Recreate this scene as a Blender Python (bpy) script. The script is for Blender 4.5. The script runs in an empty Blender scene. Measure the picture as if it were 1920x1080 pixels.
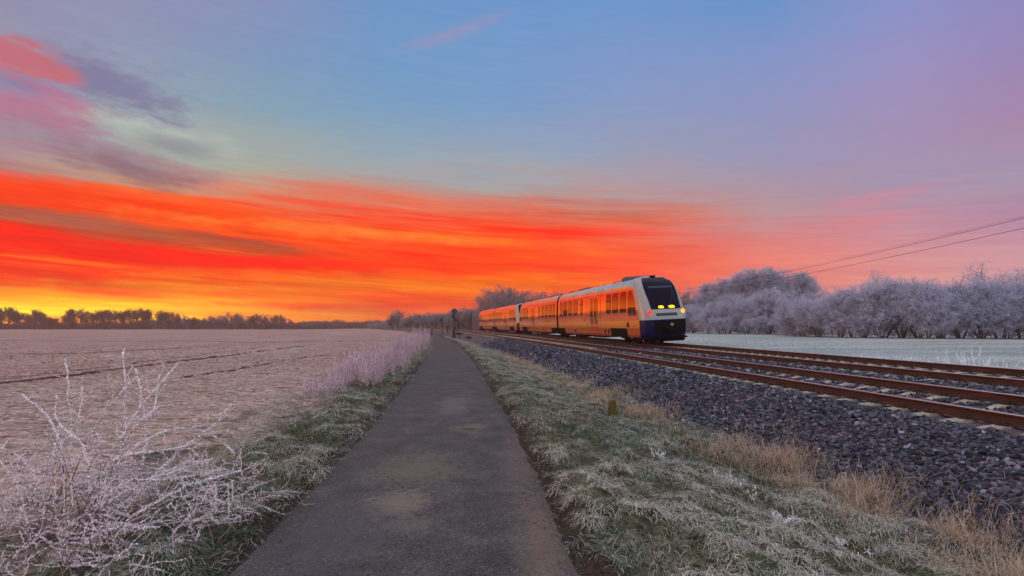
import bpy, math, random
import numpy as np
from mathutils import Matrix, Vector
sc = bpy.context.scene
C = sc.collection
F = 1007.0            # focal length in photo pixels
EYE = 1.7
# ------------------------------------------------------------------ camera
cam_d = bpy.data.cameras.new('camera'); cam = bpy.data.objects.new('camera', cam_d); C.objects.link(cam)
cam.location = (0, 0, EYE); cam.rotation_euler = (math.radians(90), 0, 0)
cam_d.sensor_width = 36; cam_d.lens = 36 * F / 1920; cam_d.shift_y = 72 / 1920
cam_d.clip_start = 0.05; cam_d.clip_end = 6000
sc.camera = cam
# ------------------------------------------------------------------ view
sc.view_settings.view_transform = 'Standard'; sc.view_settings.look = 'None'
sc.view_settings.exposure = 0.0; sc.view_settings.gamma = 1
sc.cycles.max_bounces = 5; sc.cycles.diffuse_bounces = 3; sc.cycles.glossy_bounces = 3
sc.cycles.transparent_max_bounces = 6; sc.cycles.volume_bounces = 1
# ------------------------------------------------------------------ sky
BACK = 1.9           # how much brighter the sky overhead and behind the photographer is
def lin(c):
    return tuple((v/255/12.92 if v/255 <= .04045 else ((v/255+.055)/1.055)**2.4) for v in c)
world = bpy.data.worlds.new('World'); sc.world = world; world.use_nodes = True
nt = world.node_tree; nt.nodes.clear()
def N(t, **k):
    n = nt.nodes.new(t)
    for a, b in k.items(): setattr(n, a, b)
    return n
def inp(s, v):
    if isinstance(v, (int, float)): s.default_value = v
    elif isinstance(v, tuple): s.default_value = v
    else: nt.links.new(v, s)
def M(op, a, b=0.0, c=0.0, clamp=False):
    n = N('ShaderNodeMath', operation=op, use_clamp=clamp)
    inp(n.inputs[0], a); inp(n.inputs[1], b); inp(n.inputs[2], c)
    return n.outputs[0]
def sstep(v, a, b, x=0.0, y=1.0):
    n = N('ShaderNodeMapRange', interpolation_type='SMOOTHSTEP'); inp(n.inputs[0], v)
    n.inputs[1].default_value = a; n.inputs[2].default_value = b; n.inputs[3].default_value = x; n.inputs[4].default_value = y
    return n.outputs[0]
def lstep(v, a, b):
    n = N('ShaderNodeMapRange'); inp(n.inputs[0], v)
    n.inputs[1].default_value = a; n.inputs[2].default_value = b
    return n.outputs[0]
def mixc(f, a, b, mode='MIX'):
    n = N('ShaderNodeMix', data_type='RGBA', blend_type=mode)
    inp(n.inputs[0], f); inp(n.inputs[6], a if not isinstance(a, tuple) else a + (1,)); inp(n.inputs[7], b if not isinstance(b, tuple) else b + (1,))
    return n.outputs[2]
tc = N('ShaderNodeTexCoord'); sp = N('ShaderNodeSeparateXYZ'); nt.links.new(tc.outputs['Generated'], sp.inputs[0])
X, Y, Z = sp.outputs
az = M('ARCTAN2', X, Y)
hyp = M('MAXIMUM', M('SQRT', M('ADD', M('MULTIPLY', X, X), M('MULTIPLY', Y, Y))), .001)
el = M('DIVIDE', Z, hyp)
def noise(u, v, su, sv, det=4, seed=0.0, rough=.55):
    cb = N('ShaderNodeCombineXYZ'); inp(cb.inputs[0], M('MULTIPLY', u, su)); inp(cb.inputs[1], M('MULTIPLY', v, sv)); cb.inputs[2].default_value = seed
    n = N('ShaderNodeTexNoise', noise_dimensions='3D'); n.inputs['Scale'].default_value = 1; n.inputs['Detail'].default_value = det; n.inputs['Roughness'].default_value = rough
    nt.links.new(cb.outputs[0], n.inputs['Vector'])
    return M('SUBTRACT', n.outputs['Fac'], .5)
# streaks run slightly down to the right
elt = M('ADD', el, M('MULTIPLY', az, .06))
n1 = noise(az, elt, 2.5, 14, 5, 1.0)
n2 = noise(az, elt, 5, 70, 5, 4.0)
n3 = noise(az, elt, 9, 220, 4, 9.0)
amp = M('MULTIPLY', sstep(el, .0, .2, .35, 1.0), M('MULTIPLY', sstep(el, .24, .42, 1.0, .35), sstep(az, .1, .6, 1.0, .55)))
elw = M('ADD', el, M('MULTIPLY', M('ADD', M('MULTIPLY', n1, .12), M('MULTIPLY', n2, .065)), amp))
T = .65
def ramp(px, stops, azdeg=None):
    a = math.atan((px-960)/F) if azdeg is None else math.radians(azdeg)
    k = math.cos(a) if azdeg is None else .75
    st = sorted(((612-py)/F*k/T, c) for py, c in stops)
    n = N('ShaderNodeValToRGB'); r = n.color_ramp; r.interpolation = 'EASE' if len(st) < 3 else 'LINEAR'
    while len(r.elements) < len(st): r.elements.new(.5)
    for e, (p, c) in zip(r.elements, st): e.position = min(max(p, 0), 1)
    for e, (p, c) in zip(r.elements, st): e.color = lin(c) + (1,)
    nt.links.new(M('DIVIDE', elw, T), n.inputs[0])
    return a, n.outputs[0]
cols = [
 ramp(0, [(0,(150,150,180)),(250,(170,140,160)),(400,(215,110,95)),(500,(250,110,60)),(580,(255,150,60)),(612,(255,140,60))], -85),
 ramp(0, [(0,(148,144,174)),(100,(156,150,174)),(200,(160,150,176)),(270,(165,145,160)),(316,(188,132,128)),(332,(250,92,40)),(385,(255,72,16)),(405,(190,88,65)),(425,(175,85,65)),(442,(248,45,10)),(500,(255,46,0)),(540,(255,84,0)),(560,(255,190,0)),(576,(255,248,0)),(590,(255,190,0)),(612,(255,150,0))]),
 ramp(240, [(0,(142,146,182)),(100,(145,155,182)),(200,(155,170,176)),(300,(168,178,166)),(335,(188,160,148)),(355,(245,118,66)),(400,(255,85,15)),(430,(215,98,52)),(460,(200,72,40)),(480,(252,45,5)),(510,(255,66,0)),(552,(255,90,0)),(572,(255,205,0)),(587,(255,215,0)),(600,(255,170,0))]),
 ramp(480, [(0,(134,146,188)),(100,(126,152,190)),(200,(135,164,182)),(270,(160,170,168)),(320,(174,170,156)),(345,(215,142,120)),(385,(235,120,86)),(410,(250,100,32)),(440,(255,92,10)),(462,(215,75,30)),(485,(255,40,0)),(515,(255,106,0)),(550,(255,112,0)),(585,(255,165,0)),(600,(255,140,0))]),
 ramp(720, [(0,(104,150,202)),(100,(110,155,202)),(200,(120,160,196)),(300,(158,170,176)),(350,(188,152,144)),(385,(228,125,100)),(420,(245,103,60)),(450,(255,84,18)),(500,(255,82,0)),(540,(255,120,0)),(570,(255,82,0)),(600,(255,118,0))]),
 ramp(960, [(0,(104,150,207)),(100,(114,155,207)),(200,(120,158,202)),(280,(150,165,186)),(340,(170,165,166)),(365,(185,155,150)),(400,(225,115,96)),(440,(250,93,50)),(480,(255,84,16)),(520,(255,105,0)),(560,(255,100,0)),(600,(255,80,0))]),
 ramp(1200, [(0,(104,150,207)),(100,(124,152,206)),(200,(138,155,198)),(300,(158,158,180)),(360,(180,155,160)),(400,(205,130,122)),(440,(238,110,92)),(490,(255,96,66)),(530,(250,98,60)),(600,(250,106,60))]),
 ramp(1440, [(0,(100,146,204)),(100,(128,150,203)),(200,(144,150,194)),(300,(157,152,182)),(360,(178,150,162)),(400,(190,148,152)),(440,(214,132,132)),(490,(243,130,116)),(540,(240,128,112))]),
 ramp(1700, [(0,(138,145,203)),(150,(158,145,192)),(250,(164,145,182)),(340,(165,150,176)),(400,(190,145,165)),(450,(208,145,156)),(520,(228,150,146))]),
 ramp(1920, [(0,(145,135,192)),(120,(155,135,182)),(230,(170,136,172)),(320,(165,150,177)),(380,(175,140,166)),(430,(190,141,165)),(480,(213,155,165)),(540,(214,160,160))]),
]
sky = cols[0][1]
for (a0, _), (a1, c1) in zip(cols, cols[1:]):
    sky = mixc(lstep(az, a0, a1), sky, c1)
# clouds: soft shapes at their own bearing and height
def cloud(px, py, rx, ry, col, seed, rot=0, soft=.6, strength=1.0, wob=1.1, s=7):
    global sky
    a = math.atan((px-960)/F); k = math.cos(a)
    e0 = (612-py)/F*k
    ra = rx/F*k*k; re = ry/F*k
    du = M('DIVIDE', M('SUBTRACT', az, a), ra); dv = M('DIVIDE', M('SUBTRACT', el, e0), re)
    if rot:
        cr, sr = math.cos(rot), math.sin(rot); q = re/ra
        # rotate in true units
        U = M('MULTIPLY', du, ra); V = M('MULTIPLY', dv, re)
        du = M('DIVIDE', M('ADD', M('MULTIPLY', U, cr), M('MULTIPLY', V, sr)), ra)
        dv = M('DIVIDE', M('SUBTRACT', M('MULTIPLY', V, cr), M('MULTIPLY', U, sr)), re)
    d = M('SQRT', M('ADD', M('MULTIPLY', du, du), M('MULTIPLY', dv, dv)))
    nn = M('ADD', noise(az, elt, s, s*3.0, 6, seed, .62), M('MULTIPLY', noise(az, elt, s*3.5, s*9, 5, seed+20, .6), .35))
    d = M('ADD', d, M('MULTIPLY', nn, wob*2))
    m = sstep(d, 1+soft/2, 1-soft, 0.0, strength)
    sky = mixc(m, sky, lin(col))
cloud(260, 235, 160, 26, (190,198,186), 3.3, -.12, .9, .7)
cloud(225, 160, 150, 50, (126,118,156), 1.7, -.22, .9, .85, 1.7, s=11)
cloud(60, 160, 120, 30, (128,118,164), 2.7, 0, .8, .85, 1.0)
cloud(30, 212, 175, 46, (184,116,142), 5.1, .05, .9, .85, 1.7, s=11)
cloud(35, 113, 118, 38, (200,104,114), 6.2, -.02, .5, .9, 1.2, s=13)
cloud(110, 182, 70, 20, (190,112,142), 7.4, -.3, .8, .7)
cloud(330, 272, 75, 20, (140,140,150), 8.4, -.15, .9, .7)
cloud(190, 285, 230, 34, (158,130,148), 9.1, -.08, .9, .7, 1.4, s=10)
cloud(240, 314, 150, 28, (142,110,126), 10.4, -.14, .8, .85, 1.3, s=11)
cloud(850, 62, 110, 13, (150,146,190), 11.4, .38, 1.0, .7, .8)
cloud(1640, 372, 160, 14, (212,138,156), 13.4, .12, 1.0, .5, .8)
cloud(1600, 415, 130, 16, (226,132,136), 14.4, .05, 1.0, .45, .8)
cloud(1000, 470, 260, 26, (255,92,30), 15.4, -.04, 1.0, .4)
# fine streaks and mottling
lowk = sstep(el, .10, .30, 1.0, .12)
band = M('MULTIPLY', M('MULTIPLY', sstep(el, .035, .075), sstep(el, .17, .27, 1.0, 0.0)), sstep(az, .05, .45, .9, 0.0))
sky = mixc(band, sky, (1.1, .72, .45), 'MULTIPLY')
nA = M('ADD', noise(az, elt, 1.8, 30, 6, 31.0, .62), M('MULTIPLY', noise(az, elt, 4, 90, 5, 33.0, .6), .6))
nB = M('ADD', noise(az, elt, 1.3, 16, 5, 37.0, .6), M('MULTIPLY', noise(az, elt, 5, 60, 5, 39.0, .65), .5))
sky = mixc(M('MULTIPLY', band, sstep(nA, .00, .20, 0.0, .85)), sky, (1.15, .012, .0))
sky = mixc(M('MULTIPLY', band, sstep(nA, -.02, -.20, 0.0, .7)), sky, (1.1, .22, .0))
sky = mixc(M('MULTIPLY', band, sstep(nB, .10, .26, 0.0, .55)), sky, lin((150, 62, 44)))
cloud(90, 365, 300, 26, (255, 62, 14), 41.3, -.03, .8, .8, 1.3, s=9)
cloud(170, 422, 420, 15, (170, 92, 74), 42.3, -.05, .8, .75, 1.5, s=10)
cloud(430, 456, 220, 12, (180, 78, 44), 43.3, -.05, .8, .7, 1.5, s=10)
cloud(150, 468, 420, 22, (255, 22, 0), 44.3, -.05, .8, .9, 1.4, s=10)
cloud(430, 492, 240, 11, (255, 24, 0), 45.3, -.04, .7, .8, 1.4, s=10)
cloud(100, 520, 360, 13, (255, 40, 0), 46.3, -.01, .8, .7, 1.4, s=10)
cloud(640, 436, 360, 12, (255, 140, 50), 47.3, -.03, .9, .6, 1.4, s=10)
cloud(760, 535, 380, 20, (255, 122, 0), 48.3, .0, .9, .75, 1.4, s=9)
cloud(330, 538, 300, 9, (255, 140, 0), 49.3, .0, .9, .7, 1.4, s=10)
cloud(620, 574, 260, 7, (255, 60, 0), 50.3, .0, .8, .7, 1.2, s=10)
gl = M('MULTIPLY', sstep(el, .030, .062, 1.0, 0.0), sstep(az, -.25, -.6))
sky = mixc(gl, sky, (1.9, 1.45, .6), 'MULTIPLY')
hi = sstep(el, .22, .5, 0.0, .10)
sky = mixc(hi, sky, lin((150, 156, 176)))
lowk = M('MULTIPLY', lowk, sstep(az, -.05, .5, 1.0, .35))
mod = M('ADD', 1.0, M('MULTIPLY', lowk, M('ADD', M('MULTIPLY', n3, .42), M('MULTIPLY', n2, .62))))
cb = N('ShaderNodeCombineXYZ'); inp(cb.inputs[0], mod); inp(cb.inputs[1], M('POWER', mod, 2.3)); inp(cb.inputs[2], mod)
sky = mixc(1.0, sky, cb.outputs[0], 'MULTIPLY')
# overhead and behind the photographer: the bright open dawn sky
upm = sstep(el, .62, 1.6)
sky = mixc(upm, sky, tuple(v*BACK for v in lin((200,202,216))))
bk = sstep(M('ABSOLUTE', az), 1.15, 1.9)
backc = mixc(sstep(el, .0, .5), tuple(v*BACK for v in lin((208,200,206))), tuple(v*BACK for v in lin((204,204,216))))
sky = mixc(bk, sky, backc)
ns = N('ShaderNodeTexSky', sky_type='NISHITA', sun_disc=False); SUN_AZ = -70; SUN_EL = 4.0
ns.sun_elevation = math.radians(SUN_EL); ns.sun_rotation = math.radians(SUN_AZ)
nb = N('ShaderNodeMix', data_type='RGBA', blend_type='ADD'); nb.inputs[0].default_value = .0015
nt.links.new(sky, nb.inputs[6]); nt.links.new(ns.outputs[0], nb.inputs[7])
bg = N('ShaderNodeBackground'); nt.links.new(nb.outputs[2], bg.inputs[0]); bg.inputs[1].default_value = 1.0
wo = N('ShaderNodeOutputWorld'); nt.links.new(bg.outputs[0], wo.inputs[0])
world.cycles.sampling_method = 'MANUAL'; world.cycles.sample_map_resolution = 1024
# ------------------------------------------------------------------ sun (a broad dawn glow, low on the left)
sd = bpy.data.lights.new('sun', 'SUN'); sun = bpy.data.objects.new('sun', sd); C.objects.link(sun)
sd.energy = 2.0; sd.angle = math.radians(22); sd.color = (1.0, .34, .09)
a_, e_ = math.radians(SUN_AZ), math.radians(SUN_EL)
dirv = Vector((math.sin(a_)*math.cos(e_), math.cos(a_)*math.cos(e_), math.sin(e_)))
sun.rotation_euler = dirv.to_track_quat('Z', 'Y').to_euler()
# ================================================================== helpers
rng = np.random.default_rng(7)
random.seed(7)
def hash2(ix, iy, seed):
    h = (ix.astype(np.int64)*374761393 + iy.astype(np.int64)*668265263 + seed*974711) & 0x7fffffff
    h = ((h ^ (h >> 13)) * 1274126177) & 0x7fffffff
    return ((h ^ (h >> 16)) & 0xffff) / 65535.0
def vn(x, y, seed=0):
    ix = np.floor(x); iy = np.floor(y); fx = x-ix; fy = y-iy
    fx = fx*fx*(3-2*fx); fy = fy*fy*(3-2*fy)
    a = hash2(ix, iy, seed); b = hash2(ix+1, iy, seed); c = hash2(ix, iy+1, seed); d = hash2(ix+1, iy+1, seed)
    return (a*(1-fx)+b*fx)*(1-fy) + (c*(1-fx)+d*fx)*fy
def fbm(x, y, seed=0, o=4):
    t = 0; a = .5; s = 0
    for i in range(o):
        t = t + a*vn(x*2**i, y*2**i, seed+i*17); s += a; a *= .5
    return t/s
def sm(v, a, b):
    t = np.clip((v-a)/(b-a), 0, 1); return t*t*(3-2*t)
def at(px, py, d):                    # a point d metres ahead, from a place in the photograph
    return Vector(((px-960)/F*d, d, EYE + (612-py)/F*d))
def mesh(name, V, Fc, mats, mi=None, col=None, smooth=False):
    V = np.asarray(V, dtype=np.float32).reshape(-1, 3)
    me = bpy.data.meshes.new(name)
    if not isinstance(Fc, list): Fc = [np.asarray(Fc)]
    Fc = [np.asarray(f, dtype=np.int32) for f in Fc if len(f)]
    me.vertices.add(len(V)); me.vertices.foreach_set('co', V.ravel())
    loops = np.concatenate([f.ravel() for f in Fc]); tot = np.concatenate([np.full(len(f), f.shape[1]) for f in Fc])
    st = np.concatenate([[0], np.cumsum(tot)[:-1]])
    me.loops.add(len(loops)); me.loops.foreach_set('vertex_index', loops)
    me.polygons.add(len(tot)); me.polygons.foreach_set('loop_start', st.astype(np.int32)); me.polygons.foreach_set('loop_total', tot.astype(np.int32))
    for m in (mats if isinstance(mats, (list, tuple)) else [mats]): me.materials.append(m)
    if mi is not None: me.polygons.foreach_set('material_index', np.asarray(mi, dtype=np.int32))
    me.polygons.foreach_set('use_smooth', np.full(len(tot), smooth))
    if col is not None:
        c = np.ones((len(V), 4), dtype=np.float32); c[:, :3] = np.asarray(col).reshape(-1, 3)
        at_ = me.color_attributes.new('col', 'FLOAT_COLOR', 'POINT'); at_.data.foreach_set('color', c.ravel())
    me.update(calc_edges=True); me.validate()
    return me
def link(name, me, parent=None, mat=None):
    o = bpy.data.objects.new(name, me); C.objects.link(o)
    if parent is not None: o.parent = parent
    if mat is not None: o.matrix_local = mat
    return o
def tag(o, label=None, cat=None, group=None, kind=None):
    if label: o['label'] = label
    if cat: o['category'] = cat
    if group: o['group'] = group
    if kind: o['kind'] = kind
    return o
def empty(name, loc=(0,0,0), rz=0):
    o = bpy.data.objects.new(name, None); C.objects.link(o); o.location = loc; o.rotation_euler = (0,0,rz); o.empty_display_size = .3; return o
class MB:
    """collects shapes into one mesh"""
    def __init__(s): s.V=[]; s.Q=[]; s.T=[]; s.P=[]; s.n=0; s.cm=0; s.mq=[]; s.mt=[]; s.mp=[]
    def add(s, V, Fs):
        V = np.asarray(V, float).reshape(-1,3)
        for f in Fs:
            g = [i+s.n for i in f]
            if len(g)==4: s.Q.append(g); s.mq.append(s.cm)
            elif len(g)==3: s.T.append(g); s.mt.append(s.cm)
            else: s.P.append(g); s.mp.append(s.cm)
        s.V.append(V); s.n += len(V)
    def box(s, x0,x1,y0,y1,z0,z1, bev=0.0, taper=0.0):
        if bev<=0:
            t=taper
            V=[(x0,y0,z0),(x1,y0,z0),(x1,y1,z0),(x0,y1,z0),(x0+t,y0+t,z1),(x1-t,y0+t,z1),(x1-t,y1-t,z1),(x0+t,y1-t,z1)]
            s.add(V,[(3,2,1,0),(4,5,6,7),(0,1,5,4),(1,2,6,5),(2,3,7,6),(3,0,4,7)])
        else:
            b=bev
            def ring(z,i): return [(x0+b+i,y0+i,z),(x1-b-i,y0+i,z),(x1-i,y0+b+i,z),(x1-i,y1-b-i,z),(x1-b-i,y1-i,z),(x0+b+i,y1-i,z),(x0+i,y1-b-i,z),(x0+i,y0+b+i,z)]
            R=ring(z0,b*.7)+ring(z0+b,0)+ring(z1-b,0+taper)+ring(z1,b*.7+taper)
            Fs=[tuple(range(7,-1,-1)),tuple(range(24,32))]
            for k in range(3):
                for j in range(8): Fs.append((k*8+j,k*8+(j+1)%8,(k+1)*8+(j+1)%8,(k+1)*8+j))
            s.add(R,Fs)
    def tube(s, pts, rad, n=8, cap=True):
        pts=np.asarray(pts,float); rad=np.broadcast_to(np.asarray(rad,float),(len(pts),))
        d=np.gradient(pts,axis=0); d/= (np.linalg.norm(d,axis=1,keepdims=True)+1e-9)
        up=np.array([0,0,1.]) if abs(d[0][2])<.9 else np.array([0,1.,0])
        V=[]
        for p,t,r in zip(pts,d,rad):
            u=np.cross(t,up); u/=np.linalg.norm(u)+1e-9; v=np.cross(u,t)
            for k in range(n):
                a=2*math.pi*k/n; V.append(p+r*(math.cos(a)*u+math.sin(a)*v))
        Fs=[]
        for i in range(len(pts)-1):
            for k in range(n): Fs.append((i*n+k,i*n+(k+1)%n,(i+1)*n+(k+1)%n,(i+1)*n+k))
        if cap: Fs.append(tuple(range(n-1,-1,-1))); Fs.append(tuple((len(pts)-1)*n+k for k in range(n)))
        s.add(V,Fs)
    def disc(s, c, axis, r, th, n=24, r2=None):
        c=np.asarray(c,float); ax=np.asarray(axis,float); ax/=np.linalg.norm(ax)
        s.tube([c-ax*th/2,c+ax*th/2],[r, r if r2 is None else r2],n)
    def build(s, name, mats, parent=None, mat=None, smooth=False):
        V=np.concatenate(s.V); Fs=[]; mi=[]
        for L,m in ((s.Q,s.mq),(s.T,s.mt)):
            if L: Fs.append(np.array(L)); mi+=m
        for p,m in zip(s.P,s.mp): Fs.append(np.array([p])); mi.append(m)
        me=mesh(name,V,Fs,mats,mi,smooth=smooth)
        return link(name,me,parent,mat)
# ------------------------------------------------------------------ materials
def pmat(name, base=(.5,.5,.5), rough=.8, spec=.4, metal=0, emit=None, es=0, ior=None, coat=0):
    m = bpy.data.materials.new(name); m.use_nodes = True
    b = m.node_tree.nodes['Principled BSDF']
    b.inputs['Base Color'].default_value = tuple(base)+(1,); b.inputs['Roughness'].default_value = rough
    b.inputs['Specular IOR Level'].default_value = spec; b.inputs['Metallic'].default_value = metal
    if ior: b.inputs['IOR'].default_value = ior
    if coat: b.inputs['Coat Weight'].default_value = coat; b.inputs['Coat Roughness'].default_value = .04
    if emit: b.inputs['Emission Color'].default_value = tuple(emit)+(1,); b.inputs['Emission Strength'].default_value = es
    return m
class MN:
    def __init__(s, m): s.m=m; s.t=m.node_tree; s.b=s.t.nodes['Principled BSDF']; s.tc=s.t.nodes.new('ShaderNodeTexCoord')
    def n(s,t,**k):
        x=s.t.nodes.new(t)
        for a,b in k.items(): setattr(x,a,b)
        return x
    def l(s,a,b): s.t.links.new(a,b)
    def noise(s, scale, det=4, vec=None, sc=None, rough=.6):
        x=s.n('ShaderNodeTexNoise'); x.inputs['Scale'].default_value=scale; x.inputs['Detail'].default_value=det; x.inputs['Roughness'].default_value=rough
        v=vec or s.tc.outputs['Object']
        if sc:
            mp=s.n('ShaderNodeMapping'); mp.inputs['Scale'].default_value=sc; s.l(v,mp.inputs[0]); v=mp.outputs[0]
        s.l(v,x.inputs['Vector']); return x.outputs['Fac']
    def vor(s, scale, feat='F1', out='Distance', rnd=1):
        x=s.n('ShaderNodeTexVoronoi',feature=feat); x.inputs['Scale'].default_value=scale; x.inputs['Randomness'].default_value=rnd
        s.l(s.tc.outputs['Object'],x.inputs['Vector']); return x.outputs[out]
    def ramp(s, f, stops):
        x=s.n('ShaderNodeValToRGB'); r=x.color_ramp
        while len(r.elements)<len(stops): r.elements.new(.5)
        for e,(p,c) in zip(r.elements,stops): e.position=p
        for e,(p,c) in zip(r.elements,stops): e.color=(tuple(c)+(1,)) if not isinstance(c,(int,float)) else (c,c,c,1)
        s.l(f,x.inputs[0]); return x.outputs[0]
    def mix(s,f,a,b,mode='MIX'):
        x=s.n('ShaderNodeMix',data_type='RGBA',blend_type=mode)
        for i,v in ((0,f),(6,a),(7,b)):
            if isinstance(v,(int,float)): x.inputs[i].default_value=v
            elif isinstance(v,tuple): x.inputs[i].default_value=v+(1,)
            else: s.l(v,x.inputs[i])
        return x.outputs[2]
    def math(s,op,a,b=0.0,clamp=False):
        x=s.n('ShaderNodeMath',operation=op,use_clamp=clamp)
        for i,v in ((0,a),(1,b)):
            if isinstance(v,(int,float)): x.inputs[i].default_value=v
            else: s.l(v,x.inputs[i])
        return x.outputs[0]
    def base(s,c): s.l(c,s.b.inputs['Base Color'])
    def rough(s,c): s.l(c,s.b.inputs['Roughness'])
    def bump(s,h,st=.5,dist=.02,prev=None):
        x=s.n('ShaderNodeBump'); x.inputs['Strength'].default_value=st; x.inputs['Distance'].default_value=dist; s.l(h,x.inputs['Height'])
        if prev is not None: s.l(prev,x.inputs['Normal'])
        s.l(x.outputs[0],s.b.inputs['Normal']); return x.outputs[0]
def vcolmat(name, rough=.85, spec=.25, var=.0, scale=20, trans=0.0):
    m=pmat(name,(1,1,1),rough,spec); k=MN(m)
    a=k.n('ShaderNodeAttribute',attribute_name='col'); c=a.outputs['Color']
    if var>0:
        f=k.ramp(k.noise(scale,3),[(.3,1-var),(.7,1+var)]); c=k.mix(1.0,c,f,'MULTIPLY')
    k.base(c)
    return m
m_grass=vcolmat('frosted_grass',.9,.15); m_rock=vcolmat('ballast_stone',.85,.35,.25,60)
m_veg=vcolmat('frosted_plant',.9,.15)
# ================================================================== layout of the railway and the path
TA,TB=-.12954,.00069; TG=.00226
RL=[8.444,9.944,12.544,14.044]; H0=1.311; CANT=.108; DH=.144
RZ0=[EYE-H0, EYE-H0+CANT, EYE-H0+DH, EYE-H0+DH+CANT]
def off(y): y=np.asarray(y,float); return TA*y - TB*y*y/2
def rx(k,y): return RL[k]+off(y)
def rz(k,y): return RZ0[k]+TG*np.clip(np.asarray(y,float),-20,260)
def slope(y): return TA-TB*y
PY=np.array([-40,-10,3.72,5.92,8.6,14.5,24,47.6,70,88,120,200,400]); PX=np.array([2.7,.35,-.745,-.92,-1.13,-1.78,-2.82,-5.85,-9.4,-12.8,-19.0,-38,-100.])
def pc(y):
    y=np.asarray(y,float); n=np.zeros_like(y)
    for d in (-3,-1.5,0,1.5,3): n=n+np.interp(y+d*np.clip(np.abs(y)/14,.3,3),PY,PX)
    return n/5
PW=1.235
def foot(y): return rx(0,y)-2.95+.35*(fbm(np.asarray(y,float)*.8,np.zeros_like(np.asarray(y,float)),3,3)-.5)
def gz(x,y,hump=True):
    x=np.asarray(x,float); y=np.asarray(y,float)
    p=pc(y); d=x-p; ft=foot(y)
    # left: verge then field
    L=.05*np.exp(-((d+2.0)/.7)**2) - .12*sm(-d,2.2,4.5) - .22*sm(-d,5,40)
    s=np.clip((d-PW)/np.maximum(ft-p-PW,.5),0,1)
    R=.05*np.exp(-((d-1.8)/.5)**2) - .47*sm(s,.05,.85)
    z=np.where(d<0,L,R)
    # under the ballast, then the meadow
    r=x-ft; z=np.where(r>0,-.47-.1*sm(r,0,2),z)
    far=x-(rx(3,y)+2.6); z=np.where(far>0,-.5+.02*fbm(x*.2,y*.2,5),z)
    dm=np.abs(d)
    w=sm(dm,PW-.05,PW+.35)
    verge=np.where(d<0,1-sm(-d,2.6,4.2),1.0)*np.where(far>0,.2,1)
    dist=np.hypot(x,y)
    if hump:
        fade=1-sm(dist,40,120)
        h=.30*(fbm(x*2.4+3,y*2.1,11,2)-.5)+.10*(fbm(x*7,y*6,12,2)-.5)
        z=z+w*verge*fade*h
        z=z+w*(1-verge)*fade*(.13*(fbm(x*2.6,y*3.4,13,3)-.5)+.06*(fbm(x*.5,y*.9,14,2)-.5))*np.where(d<0,1,.3)
    z=z-np.where(dm<PW+.1,.04,0)
    return z
# ------------------------------------------------------------------ ground sheet
ys=[-40.]
while ys[-1]<1800:
    y=ys[-1]; ys.append(y+ (2.0 if y<0 else (.07 if y<14 else max(.07,(y-14)*.028+.07))))
ys=np.array(ys)
hx=[0.]
while hx[-1]<1500:
    h=hx[-1]; hx.append(h+(.07 if h<7 else .07+(h-7)*.05))
hx=np.array(hx); dx=np.concatenate([-hx[:0:-1],hx])
YY,DX=np.meshgrid(ys,dx,indexing='ij'); XX=DX+np.clip(pc(YY),-14,3)+1.5*0
ZZ=gz(XX,YY)
ny,nx=YY.shape
idx=np.arange(ny*nx).reshape(ny,nx)
Fg=np.stack([idx[:-1,:-1],idx[:-1,1:],idx[1:,1:],idx[1:,:-1]],-1).reshape(-1,4)
# surface kinds as soft masks: red = verge, green = right-hand meadow, blue = bare earth along the path edge
D=XX-pc(YY); ft=foot(YY); FR=XX-(rx(3,YY)+1.5)
vm=np.where(D<0,1-sm(-D+.9*(fbm(XX*.9,YY*.9,21,3)-.5),2.3,3.6),1.0); vm=np.where(FR>0,0,vm)
mm=np.where(FR>0,1.0,0.0)
be=(1-sm(np.abs(np.abs(D)-PW-.06)+.2*(fbm(XX*4,YY*4,22,2)-.5),.05,.3))
colr=np.stack([vm,mm,be],-1)
m_ground=pmat('frosted_ground',(.3,.25,.22),.95,.1); k=MN(m_ground)
a=k.n('ShaderNodeAttribute',attribute_name='col'); ss=k.n('ShaderNodeSeparateColor'); k.l(a.outputs['Color'],ss.inputs[0])
f1=k.noise(1.3,5); f2=k.noise(9,6); f3=k.noise(.12,4,sc=(1,.35,1)); f4=k.noise(34,5)
soil=k.ramp(f2,[(.32,(.10,.06,.055)),(.45,(.29,.195,.175)),(.56,(.46,.34,.30)),(.72,(.66,.55,.50))])
soil=k.mix(k.ramp(f4,[(.38,0),(.46,.0),(.5,1)]),k.mix(1.0,soil,(.55,.52,.55),'MULTIPLY'),soil)
soil=k.mix(k.ramp(f3,[(.4,.0),(.62,.35)]),soil,(.42,.40,.30))
rowf=k.noise(1.0,6,sc=(1.1,7.0,1),rough=.7); soil=k.mix(1.0,soil,k.ramp(rowf,[(.36,.38),(.5,.95),(.62,1.25)]),'MULTIPLY'); soil=k.mix(1.0,soil,(1.06,.97,.98),'MULTIPLY')
ver=k.ramp(f2,[(.3,(.02,.016,.010)),(.5,(.06,.05,.03)),(.62,(.11,.11,.065)),(.78,(.25,.25,.2))])
ver=k.mix(k.ramp(f1,[(.42,0),(.6,.7)]),ver,(.07,.10,.055))
mead=k.ramp(f4,[(.3,(.16,.2,.19)),(.5,(.34,.38,.38)),(.7,(.7,.72,.76))])
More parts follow.
